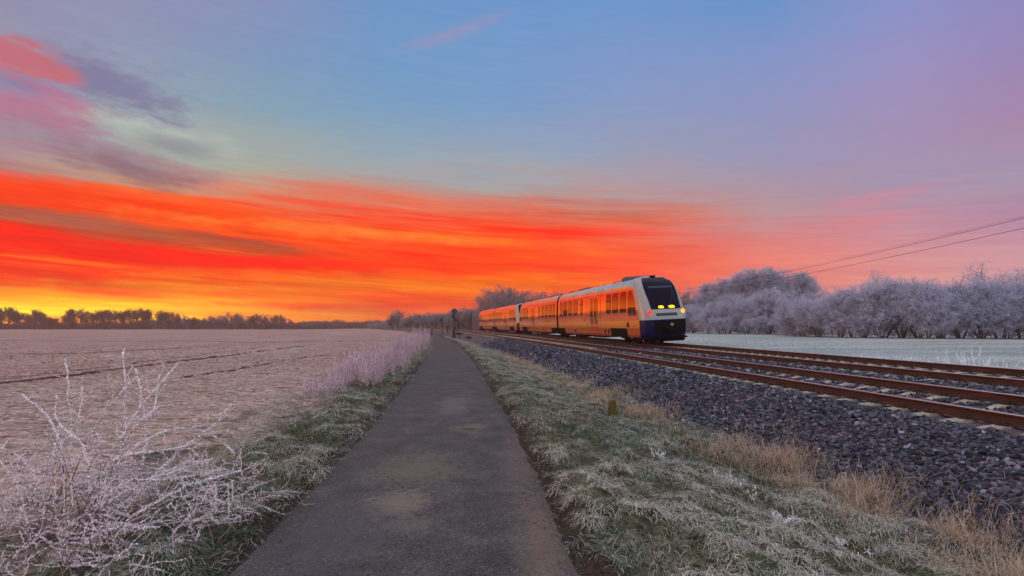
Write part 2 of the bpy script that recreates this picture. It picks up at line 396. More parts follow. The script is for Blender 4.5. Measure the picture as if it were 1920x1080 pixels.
mrow=k.noise(.35,6,sc=(.5,2.2,1),rough=.7); mead=k.mix(k.ramp(mrow,[(.42,0),(.58,.8)]),mead,(.24,.32,.27)); mead=k.mix(k.ramp(k.noise(.06,5,sc=(.5,2.5,1),rough=.65),[(.42,0),(.56,.75)]),mead,(.55,.56,.62)); mead=k.mix(1.0,mead,(.74,.78,.74),'MULTIPLY'); mead=k.mix(1.0,mead,k.ramp(k.noise(2.2,6,sc=(.6,2,1),rough=.75),[(.35,.55),(.5,1.0),(.65,1.35)]),'MULTIPLY')
earth=k.ramp(f4,[(.35,(.016,.011,.009)),(.6,(.06,.042,.034))])
c=k.mix(ss.outputs[0],soil,ver); c=k.mix(ss.outputs[1],c,mead); c=k.mix(ss.outputs[2],c,earth)
k.base(c)
b1=k.bump(k.noise(5,6),.9,.12); k.bump(k.noise(30,5),.8,.03,b1)
g=link('ground',mesh('ground',np.stack([XX,YY,ZZ],-1).reshape(-1,3),Fg,m_ground,col=colr.reshape(-1,3),smooth=True)); tag(g,kind='structure')
# ------------------------------------------------------------------ path
py_=np.concatenate([np.arange(-12,20,.12),np.arange(20,60,.4),np.arange(60,190,1.5)])
cx=np.linspace(-1,1,25)
PYY,PCX=np.meshgrid(py_,cx,indexing='ij')
ed=.10*(fbm(PYY*3,PCX*0+5*np.sign(PCX),31,4)-.5)+.06*(fbm(PYY*14,PCX*0+9*np.sign(PCX),32,2)-.5)
PXX=pc(PYY)+PCX*(PW+ed*(np.abs(PCX)>.99))
PZZ=.015*(1-PCX**2)+.008*(fbm(PXX*1.2,PYY*1.2,33,2)-.5)-np.where(np.abs(PCX)>.99,.035,0)
n0,n1=PYY.shape; ip=np.arange(n0*n1).reshape(n0,n1)
Fp=np.stack([ip[:-1,:-1],ip[:-1,1:],ip[1:,1:],ip[1:,:-1]],-1).reshape(-1,4)
m_path=pmat('old_asphalt',(.1,.1,.1),.9,.25); k=MN(m_path)
f=k.noise(2.2,6); g1=k.noise(110,3); g2=k.noise(38,6)
c=k.ramp(f,[(.3,(.038,.036,.035)),(.5,(.053,.050,.048)),(.7,(.076,.070,.065))])
c=k.mix(1.0,c,k.ramp(g1,[(.36,.45),(.5,1.0),(.64,1.8)]),'MULTIPLY')
c=k.mix(1.0,c,k.ramp(g2,[(.32,.6),(.5,1.0),(.68,1.5)]),'MULTIPLY')
spx=k.n('ShaderNodeSeparateXYZ'); k.l(k.tc.outputs['Object'],spx.inputs[0])
def patch(px,py,rxx,ryy,col,st,c,soft=.5):
    d=(EYE)*F/(py-612); x0=(px-960)/F*d
    u=k.math('DIVIDE',k.math('SUBTRACT',spx.outputs[0],x0),rxx); v=k.math('DIVIDE',k.math('SUBTRACT',spx.outputs[1],d),ryy)
    q=k.math('SQRT',k.math('ADD',k.math('MULTIPLY',u,u),k.math('MULTIPLY',v,v)))
    q=k.math('ADD',q,k.math('MULTIPLY',k.math('SUBTRACT',k.noise(14,5),.5),2.6))
    mr=k.n('ShaderNodeMapRange',interpolation_type='SMOOTHSTEP'); k.l(q,mr.inputs[0]); mr.inputs[1].default_value=1+soft/2; mr.inputs[2].default_value=1-soft; mr.inputs[3].default_value=0; mr.inputs[4].default_value=st
    return k.mix(mr.outputs[0],c,col)
c=patch(750,945,.32,.42,(.20,.165,.125),.6,c,.8)
c=patch(760,985,.25,.2,(.16,.13,.10),.4,c,.9)
c=patch(885,803,.3,.35,(.17,.145,.10),.45,c,.8)
c=patch(880,806,.13,.15,(.045,.03,.022),.8,c)
c=patch(780,880,.5,.8,(.17,.155,.11),.4,c,.9)
c=patch(850,760,.4,1.5,(.17,.15,.14),.35,c,.9)
c=patch(1020,1010,.22,1.5,(.16,.11,.09),.6,c,.9)
c=patch(970,850,.2,2.0,(.14,.10,.085),.5,c,.9)
c=patch(640,1000,.5,.9,(.075,.073,.085),.5,c,.9)
cr=k.n('ShaderNodeTexVoronoi',feature='DISTANCE_TO_EDGE'); cr.inputs['Scale'].default_value=1.1
mp=k.n('ShaderNodeMapping'); k.l(k.tc.outputs['Object'],mp.inputs[0]); 
nz=k.n('ShaderNodeTexNoise'); nz.inputs['Scale'].default_value=3; nz.inputs['Detail'].default_value=5; k.l(k.tc.outputs['Object'],nz.inputs['Vector'])
va=k.n('ShaderNodeVectorMath',operation='ADD'); k.l(mp.outputs[0],va.inputs[0]); k.l(nz.outputs['Color'],va.inputs[1]); k.l(va.outputs[0],cr.inputs['Vector'])
crm=k.ramp(cr.outputs['Distance'],[(.0,.75),(.010,0.0)]); crm=k.math('MULTIPLY',crm,k.ramp(k.noise(.8,2),[(.42,0),(.52,1)]))
c=k.mix(crm,c,(.03,.028,.028))
sp_=k.vor(26); c=k.mix(k.math('MULTIPLY',k.ramp(sp_,[(.10,1),(.16,0)]),k.ramp(k.noise(5,2),[(.50,0),(.58,.8)])),c,(.30,.29,.29))
k.base(c); b1=k.bump(g1,.5,.004); k.bump(g2,.5,.012,b1)
o=link('path',mesh('path',np.stack([PXX,PYY,PZZ],-1).reshape(-1,3),Fp,m_path,smooth=True)); tag(o,kind='structure')
# ------------------------------------------------------------------ wheel ruts in the field (bare dark soil strips)
m_rut=pmat('dark_soil',(.11,.05,.045),.95,.1); k=MN(m_rut); k.base(k.ramp(k.noise(12,5),[(.3,(.03,.012,.012)),(.7,(.10,.05,.042))])); k.bump(k.noise(20,5),.8,.05)
def gpt(px,py,zz=-.33):
    d=(EYE-zz)*F/(py-612); return ((px-960)/F*d,d)
def rut(pts,w,seed):
    P=[]
    for px,py in pts:
        zz=-.3
        for _ in range(4):
            x,y=gpt(px,py,zz); zz=float(gz(np.array(x),np.array(y),False))
        P.append((x,y))
    P=np.array(P); t=np.r_[0,np.cumsum(np.hypot(*np.diff(P,axis=0).T))]; tt=np.arange(0,t[-1],.35)
    x=np.interp(tt,t,P[:,0]); y=np.interp(tt,t,P[:,1]); 
    for _ in range(30): x[1:-1]=(x[:-2]+x[2:]+x[1:-1])/3; y[1:-1]=(y[:-2]+y[2:]+y[1:-1])/3
    dx_=np.gradient(x); dy_=np.gradient(y); l=np.hypot(dx_,dy_); nx_,ny_=-dy_/l,dx_/l
    V=[];
    for sgn in (-1,0,1):
        ww=w*(.6+.9*fbm(tt*1.7,tt*0+sgn,seed+sgn,3))*sgn
        X_=x+nx_*ww+.06*(vn(tt*2,tt*0,seed)-.5); Y_=y+ny_*ww
        V.append(np.stack([X_,Y_,gz(X_,Y_)+.012+(0 if sgn else .0)],-1))
    V=np.stack(V,1); n=len(tt); ii=np.arange(n*3).reshape(n,3)
    Fr=np.stack([ii[:-1,:-1],ii[:-1,1:],ii[1:,1:],ii[1:,:-1]],-1).reshape(-1,4)
    tag(link('wheel_rut',mesh('wheel_rut',V.reshape(-1,3),Fr,m_rut,smooth=True)),kind='structure')
rut([(-120,732),(0,719),(133,704),(233,691),(347,677),(467,662),(567,648.5)],.25,41)
rut([(0,711),(133,697),(233,684),(347,669),(500,650)],.06,42)
rut([(-200,638),(0,638.5),(200,640),(380,640),(500,642),(640,640),(735,638)],.3,43)
rut([(-200,626),(640,623),(735,622.5)],.5,44)
rut([(300,715),(400,700),(470,688),(560,672),(640,662)],.07,45)
rut([(0,662),(133,664),(300,655),(400,648)],.12,46)
# ------------------------------------------------------------------ ballast bed
def bed_cols(y):
    """cross-section of the ballast: list of (x, z)"""
    r0,r1,r2,r3=[rx(i,y) for i in range(4)]; z0,z1,z2,z3=[rz(i,y)-.218 for i in range(4)]
    ft=foot(y)
    q=[(ft-.25,gz(ft-.25,y)*0-.60),(ft,np.full_like(y,-.47)),]
    t0=r0-.98
    for s in (.12,.25,.4,.55,.7,.85): q.append((ft+(t0-ft)*s,-.47+(z0-.02+.47)*s+.05*np.sin(s*3.14)))
    q+= [(t0,z0-.03),(r0-.6,z0),(r0-.2,z0),(r0+.2,z0+.01),((r0+r1)/2,(z0+z1)/2),(r1-.2,z1),(r1+.2,z1),(r1+.6,z1),((r1+r2)/2,(z1+z2)/2-.03),(r2-.6,z2),(r2-.2,z2),(r2+.2,z2),((r2+r3)/2,(z2+z3)/2),(r3-.2,z3),(r3+.2,z3),(r3+.95,z3-.02),(r3+1.8,z3-.5),(r3+2.6,np.full_like(y,-.6))]
    return q
yb=np.concatenate([np.arange(-20,24,.1),np.arange(24,60,.3),np.arange(60,340,2.)])
q=bed_cols(yb); BX=np.stack([np.broadcast_to(a,yb.shape) for a,b in q],1); BZ=np.stack([np.broadcast_to(b,yb.shape) for a,b in q],1)
# refine across
def refine(A,m):
    n=A.shape[1]; t=np.linspace(0,n-1,(n-1)*m+1); i=np.minimum(t.astype(int),n-2); f=t-i
    return A[:,i]*(1-f)+A[:,i+1]*f
BX=refine(BX,4); BZ=refine(BZ,4); BY=np.broadcast_to(yb[:,None],BX.shape)
BZ=BZ+.04*(fbm(BX*4,BY*4,51,3)-.5)+.05*(fbm(BX*1.1,BY*.7,52,2)-.5)
n0,n1=BX.shape; ib=np.arange(n0*n1).reshape(n0,n1)
Fb=np.stack([ib[:-1,:-1],ib[:-1,1:],ib[1:,1:],ib[1:,:-1]],-1).reshape(-1,4)
m_bed=pmat('ballast_bed',(.1,.1,.12),.9,.25); k=MN(m_bed)
vc=k.vor(22,out='Color'); sv=k.n('ShaderNodeSeparateColor'); k.l(vc,sv.inputs[0])
c=k.ramp(sv.outputs[0],[(0,(.012,.011,.018)),(.5,(.04,.036,.05)),(.8,(.08,.068,.08)),(1,(.16,.14,.15))])
c=k.mix(k.ramp(k.noise(.5,4),[(.45,0),(.65,.5)]),c,(.16,.10,.10))
k.base(c); vd=k.vor(22); k.bump(vd,1.0,.03)
tag(link('railway_embankment',mesh('railway_embankment',np.stack([BX,BY,BZ],-1).reshape(-1,3),Fb,m_bed,smooth=True)),kind='structure')
# ------------------------------------------------------------------ ballast stones (uncountable)
def bedz(x,y):
    # height of the bed at points
    q=bed_cols(y); xs=np.stack([np.broadcast_to(a,y.shape) for a,b in q],1); zs=np.stack([np.broadcast_to(b,y.shape) for a,b in q],1)
    out=np.empty_like(x)
    j=np.sum(xs<=x[:,None],1)-1; j=np.clip(j,0,xs.shape[1]-2); r=np.arange(len(x))
    f=np.clip((x-xs[r,j])/(xs[r,j+1]-xs[r,j]+1e-9),0,1)
    return zs[r,j]*(1-f)+zs[r,j+1]*f+.04*(fbm(x*4,y*4,51,3)-.5)+.05*(fbm(x*1.1,y*.7,52,2)-.5)
ph=(1+5**.5)/2
ICO=np.array([(-1,ph,0),(1,ph,0),(-1,-ph,0),(1,-ph,0),(0,-1,ph),(0,1,ph),(0,-1,-ph),(0,1,-ph),(ph,0,-1),(ph,0,1),(-ph,0,-1),(-ph,0,1)])/math.sqrt(1+ph*ph)
ICF=np.array([(0,11,5),(0,5,1),(0,1,7),(0,7,10),(0,10,11),(1,5,9),(5,11,4),(11,10,2),(10,7,6),(7,1,8),(3,9,4),(3,4,2),(3,2,6),(3,6,8),(3,8,9),(4,9,5),(2,4,11),(6,2,10),(8,6,7),(9,8,1)])
def rot_rand(n):
    q=rng.normal(size=(n,4)); q/=np.linalg.norm(q,axis=1,keepdims=True); w,x,y,z=q.T
    return np.stack([1-2*(y*y+z*z),2*(x*y-z*w),2*(x*z+y*w),2*(x*y+z*w),1-2*(x*x+z*z),2*(y*z-x*w),2*(x*z-y*w),2*(y*z+x*w),1-2*(x*x+y*y)],-1).reshape(n,3,3)
def stones(P,r,col):
    n=len(P)
    V=ICO[None]*(1+rng.uniform(-.48,.32,(n,12,1)))*rng.uniform(.5,1.2,(n,1,3))
    V=np.einsum('nij,nkj->nki',rot_rand(n),V); V[:,:,2]*=.8
    V=V*r[:,None,None]+P[:,None,:]
    Fs=(ICF[None]+np.arange(n)[:,None,None]*12).reshape(-1,3)
    return V.reshape(-1,3),Fs,np.repeat(col,12,0)
SV=[];SF=[];SC=[];sn=0
def bands(y0,y1,dens,rad,xr):
    global sn
    ya=rng.uniform(y0,y1,int((y1-y0)*4.5*dens*1.05)); t=rng.uniform(0,1,len(ya))
    lo,hi=xr(ya); n_=len(ya); x=lo+(hi-lo)*t
    keep=rng.uniform(0,1,n_)<(hi-lo)/4.5; ya=ya[keep]; x=x[keep]
    onsl=np.zeros(len(x),bool)
    for tr_,ys0 in ((0,4.6),(1,7.2)):
        xm=(rx(tr_*2,ya)+rx(tr_*2+1,ya))/2; yy_=ya+(x-xm)*slope(ya)*1.0; ph_=((yy_-ys0+.29)%.585)-.29
        onsl|=(np.abs(ph_)<.125)&(np.abs(x-xm)<1.33)
    x=x[~onsl]; ya=ya[~onsl]
    z=bedz(x,ya); r=rad*rng.uniform(.55,1.4,len(x))
    tone=rng.uniform(0,1,len(x)); cl=fbm(x*.8,ya*.5,61,2)
    tone=tone**1.8; base=np.stack([.006+.088*tone,.008+.095*tone,.016+.13*tone],-1)
    nr=sum(np.exp(-((x-rx(i_,ya))/.45)**2) for i_ in range(4)); br=(rng.uniform(0,1,len(x))<.05+.35*nr+.2*sm(cl,.52,.7))[:,None]; base=np.where(br,base*np.array([1.7,1.3,1.15]),base)
    pale=(rng.uniform(0,1,len(x))<.07)[:,None]; base=np.where(pale,base*2.4+.03,base)
    V,Fs,Cc=stones(np.stack([x,ya,z+r*rng.uniform(-.1,.55,len(x))],-1),r,base)
    SV.append(V);SF.append(Fs+sn);SC.append(Cc);sn+=len(V)
sl=lambda y:(foot(y)-.1,rx(0,y)-.45)
bands(3,9,460,.038,sl); bands(9,16,360,.042,sl); bands(16,30,150,.062,sl); bands(30,60,60,.085,sl)
mid=lambda y:(rx(0,y)+.1,rx(1,y)-.1)
bands(6,16,200,.045,mid); bands(16,32,90,.055,mid)
gap=lambda y:(rx(1,y)+.15,rx(2,y)-.1)
bands(7,18,230,.046,gap); bands(18,45,90,.06,gap)
# strays in the grass at the foot
ya=rng.uniform(3.5,30,900); x=foot(ya)-np.abs(rng.normal(0,.35,900)); r=rng.uniform(.02,.05,900); tone=rng.uniform(.6,1.4,(900,1))
V,Fs,Cc=stones(np.stack([x,ya,gz(x,ya)+r*.3],-1),r,np.array([[.08,.075,.1]])*tone); SV.append(V);SF.append(Fs+sn);SC.append(Cc);sn+=len(V)
tag(link('ballast_stones',mesh('ballast_stones',np.concatenate(SV),np.concatenate(SF),m_rock,col=np.concatenate(SC))),'dark blue grey crushed stone covering the railway embankment','gravel',kind='stuff')
# ------------------------------------------------------------------ rails
m_rust=pmat('rusty_rail_steel',(.12,.035,.02),.75,.35); k=MN(m_rust)
k.base(k.ramp(k.noise(9,5,sc=(1,.25,1)),[(.3,(.016,.005,.004)),(.55,(.034,.011,.009)),(.75,(.07,.025,.019))])); k.bump(k.noise(60,3),.4,.004)
m_head=pmat('worn_rail_head',(.52,.38,.35),.3,.5,metal=.85)
PROF=[(-.075,0),(-.075,.012),(-.02,.03),(-.009,.05),(-.009,.12),(-.035,.135),(-.036,.162),(-.028,.172),(.028,.172),(.036,.162),(.035,.135),(.009,.12),(.009,.05),(.02,.03),(.075,.012),(.075,0)]
yr=np.concatenate([np.arange(-6,60,1.),np.arange(60,340,4.)])
rlab=['rusty rail nearest the path, left rail of the near track','second rusty rail from the path, far rail of the near track','third rusty rail from the path, the near rail under the train','rusty rail farthest from the path, carrying the far wheels of the train']
for kk in range(4):
    V=[]; n=len(PROF)
    for y in yr:
        X0=float(rx(kk,y)); Z0=float(rz(kk,y)); 
        for (u,w) in PROF: V.append((X0+u,y,Z0-.172+w))
    m_=len(yr); ii=np.arange(m_*n).reshape(m_,n); jj=np.roll(ii,-1,1)
    Fr=np.stack([ii[:-1],ii[1:],jj[1:],jj[:-1]],-1)
    mi=np.zeros((m_-1,n),int)
    mi[:,7]=1; mi[:,6]=1
    root=link('rail',mesh('rail',V,Fr.reshape(-1,4),[m_rust,m_head],mi.ravel()))
    tag(root,rlab[kk],'rail')
# ------------------------------------------------------------------ sleepers
m_conc=pmat('frosted_concrete',(.42,.38,.29),.9,.2); k=MN(m_conc)
k.base(k.ramp(k.noise(14,5),[(.3,(.15,.135,.10)),(.55,(.30,.27,.205)),(.75,(.50,.47,.40))])); k.bump(k.noise(60,4),.4,.006)
m_clip=pmat('rail_clip_steel',(.03,.018,.014),.8,.3)
def sleeper_mesh():
    # sections along x (metres from the centre): top height, half width top
    S=[(-1.3,-.07,.09),(-1.22,-.012,.10),(-.95,.0,.11),(-.55,.0,.11),(-.35,-.035,.085),(0,-.05,.08),(.35,-.035,.085),(.55,.0,.11),(.95,.0,.11),(1.22,-.012,.10),(1.3,-.07,.09)]
    V=[];Fs=[]
    for i,(x,zt,w) in enumerate(S):
        V+=[(x,-w-.045,-.2),(x,-w-.02,zt-.04),(x,-w,zt),(x,w,zt),(x,w+.02,zt-.04),(x,w+.045,-.2)]
    for i in range(len(S)-1):
        a=i*6;b=a+6
        for j in range(5): Fs.append((a+j,b+j,b+j+1,a+j+1))
    b=MB(); b.add(V,Fs+[(0,1,2,3,4,5),tuple(60+j for j in (5,4,3,2,1,0))]); return b
slp=sleeper_mesh().build('sleeper',m_conc,smooth=False)
clips=[]
for cxx in (-.75,.75):
    for s in (-1,1):
        b=MB()
        b.box(cxx+s*.085-.03*(s<0)-.01,cxx+s*.085+.03*(s>0)+.01,-.09,.09,.0,.03,bev=.006)
        b.tube([(cxx+s*.06,-.05,.03),(cxx+s*.09,-.06,.055),(cxx+s*.125,-.03,.04),(cxx+s*.125,.03,.04),(cxx+s*.09,.06,.055),(cxx+s*.06,.05,.03)],.011,5)
        b.tube([(cxx+s*.105,0,.02),(cxx+s*.105,0,.085)],.016,6)
        clips.append(b.build('rail_clip',m_clip,slp))
def place_sleeper(o,tr,y):
    k0=tr*2; zc=(rz(k0,y)+rz(k0+1,y))/2-.176; X0=(rx(k0,y)+rx(k0+1,y))/2
    o.location=(X0,y,zc); o.rotation_euler=(0,-math.atan(CANT/1.5),math.atan(-slope(y))*-1 if False else -math.atan(slope(y)))
slabs=[('pale frosted concrete sleeper of the near track, its end sticking out of the ballast','sleepers of the near track'),('pale concrete sleeper of the far track, below the train\'s rails','sleepers of the far track')]
first=True; far=MB(); SM=slp.data
for tr in (0,1):
    y=4.6 if tr==0 else 7.2; i=0
    lim=98 if tr==0 else 60
    while y<230:
        if y<lim:
            if first: o=slp; first=False
            else:
                o=slp.copy(); C.objects.link(o)
                if y<42:
                    for c_ in clips:
                        q_=c_.copy(); q_.parent=o; C.objects.link(q_)
            place_sleeper(o,tr,y); tag(o,slabs[tr][0],'sleeper',slabs[tr][1])
        else:
            k0=tr*2; zc=float((rz(k0,y)+rz(k0+1,y))/2-.176); X0=float((rx(k0,y)+rx(k0+1,y))/2)
            far.box(X0-1.3,X0+1.3,y-.11,y+.11,zc-.1,zc)
        y+=.585
tag(far.build('distant_sleepers',m_conc),'row of concrete sleepers fading into the distance under the rails','sleeper',kind='stuff')
# ================================================================== the train
SL=20.7
def tcx(y): return (rx(2,y)+rx(3,y))/2
def tcz(y): return (rz(2,y)+rz(3,y))/2
m_white=pmat('white_train_paint',(.62,.60,.58),.09,.6,metal=.85); k=MN(m_white)
k.base(k.ramp(k.noise(1.2,4,sc=(1,1,.4)),[(.3,(.56,.54,.53)),(.7,(.74,.72,.70))]))
k.bump(k.noise(.9,2),.1,.04)
m_nose=pmat('grey_white_nose_paint',(.27,.265,.25),.35,.35)
m_side=pmat('sunrise_tinted_side_paint',(.85,.28,.08),.10,.6,metal=.68); k=MN(m_side); k.base(k.ramp(k.noise(.9,4,sc=(1,1,.4)),[(.3,(.84,.19,.04)),(.7,(.95,.27,.07))])); k.bump(k.noise(.9,2),.1,.04)  # white livery; the sunrise reflection is put into the side colour as orange
m_yel=pmat('yellow_stripe_paint',(.95,.38,.03),.14,.6,metal=.6); k=MN(m_yel); k.bump(k.noise(.9,2),.12,.05)
m_blue=pmat('dark_blue_paint',(.003,.005,.045),.45,.12)
m_blk=pmat('black_underframe',(.004,.004,.005),.8,.08)
m_glass=pmat('dark_train_glass',(.28,.10,.04),.05,.9,metal=.9)  # reflected sunrise orange mixed into the pane colour
m_front=pmat('tinted_windscreen',(.002,.003,.012),.12,.06)
m_frame=pmat('window_rubber',(.02,.012,.012),.6,.3)
m_roof=pmat('grey_roof_box',(.05,.045,.05),.6,.4)
m_gas=pmat('grey_bellows',(.008,.008,.010),.9,.2)
m_led=pmat('amber_display',(.3,.2,.0),.5,.3,emit=(1.0,.66,.0),es=1.4)
m_red=pmat('red_tail_light',(.5,.01,.01),.3,.5,emit=(1.0,.02,.01),es=1.0)
m_amb=pmat('amber_head_light',(.6,.3,.02),.3,.5,emit=(1.0,.45,.03),es=1.1)
m_ring=pmat('lamp_ring',(.5,.25,.2),.3,.5)
m_seat=pmat('dim_cab_blind',(.025,.04,.07),.6,.2)
def halfw(z):
    zs=[.25,.55,1.0,1.6,2.2,2.9,3.4,3.75,3.95,4.08,4.17]; ws=[1.22,1.33,1.375,1.375,1.37,1.33,1.27,1.16,.98,.70,.30]
    return float(np.interp(z,zs,ws))
def nose(z):       # how far behind the very tip the front face is at height z
    zs=[.25,.6,1.1,1.6,2.1,2.6,3.1,3.5,3.8,4.0,4.17]; fs=[.22,.06,0,.05,.24,.5,.80,1.08,1.40,1.85,2.9]
    return float(np.interp(z,zs,fs))
def surf(xf,z,offn=0.0):     # point on the front face, xf in -1..1
    w=halfw(z); x=w*xf
    dep=nose(z)+1.15*(1-(1-min(abs(xf),.999)**3.2)**(1/3.2))
    return (x*(1+offn*.3), dep-offn, z)
ZL=[.42,.6,.8,1.0,1.28,1.46,1.6,1.8,2.0,2.2,2.45,2.7,2.95,3.2,3.4,3.58,3.75,3.87,3.95,4.03,4.08,4.14,4.17]
def body_mesh():
    b=MB(); xs=list(np.sin(np.linspace(-math.pi/2,math.pi/2,25))); 
    rows=[]
    for z in ZL:
        w=halfw(z)
        row=[(-w,SL-.16,z),(-w,SL-.20,z)]+[(-w,SL-(SL-2.9)*t,z) for t in (.25,.5,.75,1.0)]
        row+=[(-w,nose(z)+1.15+max(0,2.9-nose(z)-1.15)*t,z) for t in (.6,.25)]
        row+=[surf(x,z) for x in xs]
        row+=[(w,nose(z)+1.15+max(0,2.9-nose(z)-1.15)*t,z) for t in (.25,.6)]
        row+=[(w,SL-(SL-2.9)*t,z) for t in (1.0,.75,.5,.25)]+[(w,SL-.20,z),(w,SL-.16,z)]
        rows.append(row)
    n=len(rows[0]); V=[p for r in rows for p in r]; b.V.append(np.array(V,float)); b.n=len(V)
    for i in range(len(ZL)-1):
        zm=(ZL[i]+ZL[i+1])/2
        for j in range(n-1):
            front = 8<=j<n-9
            m=0
            if front and zm<1.46: m=2
            elif front: m=4
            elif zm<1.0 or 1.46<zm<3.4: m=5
            elif 1.0<zm<1.46: m=1
            if zm<.5 : m=3
            b.Q.append([i*n+j,i*n+j+1,(i+1)*n+j+1,(i+1)*n+j]); b.mq.append(m)
    t=len(ZL)-1
    b.P.append([t*n+j for j in range(n)]); b.mp.append(0)
    b.P.append([j for j in range(n-1,-1,-1)]); b.mp.append(3)
    b.P.append([i*n+n-1 for i in range(len(ZL))]+[i*n for i in range(len(ZL)-1,-1,-1)]); b.mp.append(3)
    return b
def side_patch(b,side,y0,y1,z0,z1,o=.012,cut=0.0,rc=.08):
    """rounded panel lying on the body side; cut slants the front edge like the cab window"""
    zs=np.linspace(z0,z1,7); V=[]
    for i,z in enumerate(zs):
        inset=0
        e=min(z-z0,z1-z); 
        if e<rc: inset=rc-math.sqrt(max(rc*rc-(rc-e)**2,0))
        ya=y0+inset+cut*((z-z0)/(z1-z0))**1.6; yb_=y1-inset
        w=halfw(z)
        for y in (ya,yb_):
            V.append((side*(w+o),y,z))
        for y in (ya,yb_): V.append((side*(w-.02),y,z))
    Fs=[]
    for i in range(6):
        a=i*4;c=a+4
        Fs+= [(a,a+1,c+1,c),(a,c,c+2,a+2),(a+1,a+3,c+3,c+1)]
    Fs+=[(0,2,3,1),(24,25,27,26)]
    b.add(V,Fs)
protos=[]      # (name, mesh, material list, parent index, label)
def part(name,mb,mats,smooth=False,par=None,label=None):
    me=mb.build('tmp',mats,smooth=smooth); d=me.data; bpy.data.objects.remove(me); d.name=name
    protos.append((name,d,par,label)); return len(protos)-1
def body_part():
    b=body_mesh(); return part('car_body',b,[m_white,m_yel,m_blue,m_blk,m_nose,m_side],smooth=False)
bi=body_part()
# smooth the front but keep creases flat enough
protos[bi][1].polygons.foreach_set('use_smooth',np.array([len(p.vertices)==4 for p in protos[bi][1].polygons]))
winy=[(3.05,4.1),(4.45,5.55),(5.85,6.75),(12.5,13.15),(13.9,15.2),(15.6,16.9),(17.3,18.6),(18.95,19.9)]
doory=(8.0,11.2)
for sd_ in (-1,1):
    for i,(a_,b_) in enumerate(winy):
        b=MB(); side_patch(b,sd_,a_-.05,b_+.05,1.97,3.27,o=.006); fi=part('window',b,m_frame)
        b=MB(); side_patch(b,sd_,a_,b_,2.02,3.22,o=.014); part('window_pane',b,m_glass,par=fi)
        if i in (2,3):
            b=MB(); b.box(sd_*1.37-.012 if sd_<0 else 1.33,sd_*1.37+.04 if sd_<0 else 1.382,a_,b_,2.78,2.83); part('window_bar',b,m_frame,par=fi)
    b=MB(); side_patch(b,sd_,1.35,2.75,1.75,3.28,o=.012,cut=.75,rc=.12); part('cab_side_window',b,m_glass)
    # double door with a panel either side
    for (a_,b_) in ((8.72,9.58),(9.62,10.48)):
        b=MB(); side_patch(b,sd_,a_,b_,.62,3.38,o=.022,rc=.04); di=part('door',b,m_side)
        b=MB(); side_patch(b,sd_,a_+.12,b_-.12,1.25,3.2,o=.03); part('door_window',b,m_glass,par=di)
    b=MB()
    for yy in (8.0,8.66,10.54,11.2):
        for za,zb in zip(ZL[1:-7],ZL[2:-6]):
            wa,wb=halfw(za)+.008,halfw(zb)+.008
            b.add([(sd_*wa,yy,za),(sd_*wa,yy+.035,za),(sd_*wb,yy+.035,zb),(sd_*wb,yy,zb)],[(0,1,2,3)])
    part('door_frame',b,m_frame)
    b=MB()      # small hatches along the lower side
    for (a_,b_,z0,z1) in ((2.6,3.0,1.05,1.35),(6.3,6.7,.62,.9),(7.0,7.4,.62,.9),(11.9,12.1,1.5,1.62),(14.6,15.0,.62,.85)):
        side_patch(b,sd_,a_,b_,z0,z1,o=.01,rc=.02)
    part('side_hatch',b,m_frame)
    b=MB(); side_patch(b,sd_,3.1,5.2,3.45,3.6,o=.012,rc=.02); part('side_display',b,m_yel)
    # black panels painting the shade of the wheel recess below the floor line
    b=MB(); side_patch(b,sd_,3.0,6.0,.42,.98,o=.015,rc=.05); part('bogie_recess_shade',b,m_blk)
    b=MB(); side_patch(b,sd_,18.2,20.6,.42,.92,o=.015,rc=.05); part('bogie_recess_shade',b,m_blk)
# windscreen
def front_patch(b,x0f,x1f,z0,z1,o,nx_=12,nz_=8):
    V=[];
    for i in range(nz_+1):
        z=z0+(z1-z0)*i/nz_; xa,xb=x0f(z),x1f(z)
        for j in range(nx_+1):
            p=surf(xa+(xb-xa)*j/nx_,z); V.append((p[0],p[1]-o,p[2]+o*.5))
    Fs=[]
    for i in range(nz_):
        for j in range(nx_):
            a=i*(nx_+1)+j; Fs.append((a,a+1,a+nx_+2,a+nx_+1))
    b.add(V,Fs)
hwf=lambda z:.66+.12*sm(z,2.0,3.8)
b=MB(); front_patch(b,lambda z:-hwf(z),lambda z:hwf(z),2.06,3.98,.02); wi=part('windscreen',b,m_front,smooth=True)
b=MB(); front_patch(b,lambda z:-.58,lambda z:.58,3.3,3.42,.035); part('sun_blind',b,m_seat,par=wi)
b=MB(); front_patch(b,lambda z:.1,lambda z:.5,2.5,2.55,.035); part('console_reflection',b,m_seat,par=wi) if False else None
for (xa,xb) in ((-.36,-.12),(.08,.37)):
    b=MB(); 
    V=[];n_=14
    for j in range(n_):
        a=2*math.pi*j/n_; ca,sa=math.cos(a),math.sin(a)
        xx=(xa+xb)/2+(xb-xa)/2*math.copysign(abs(ca)**.5,ca); zz=2.18+.08*math.copysign(abs(sa)**.7,sa)*(1+.12*math.sin(j*2.3))
        p=surf(xx,zz); V.append((p[0],p[1]-.045,p[2]))
    b.add(V,[tuple(range(n_))]); part('destination_display',b,m_led,par=wi)
def lamp(x,z,mat,nm,lab):
    p=surf(x,z); b=MB(); b.disc((p[0],p[1]-.01,p[2]),(0,1,0),.17,.05,20); ri=part(nm,b,m_ring,label=lab)
    b=MB(); b.disc((p[0],p[1]-.045,p[2]),(0,1,0),.135,.03,20,.11); part('lens',b,mat,par=ri)
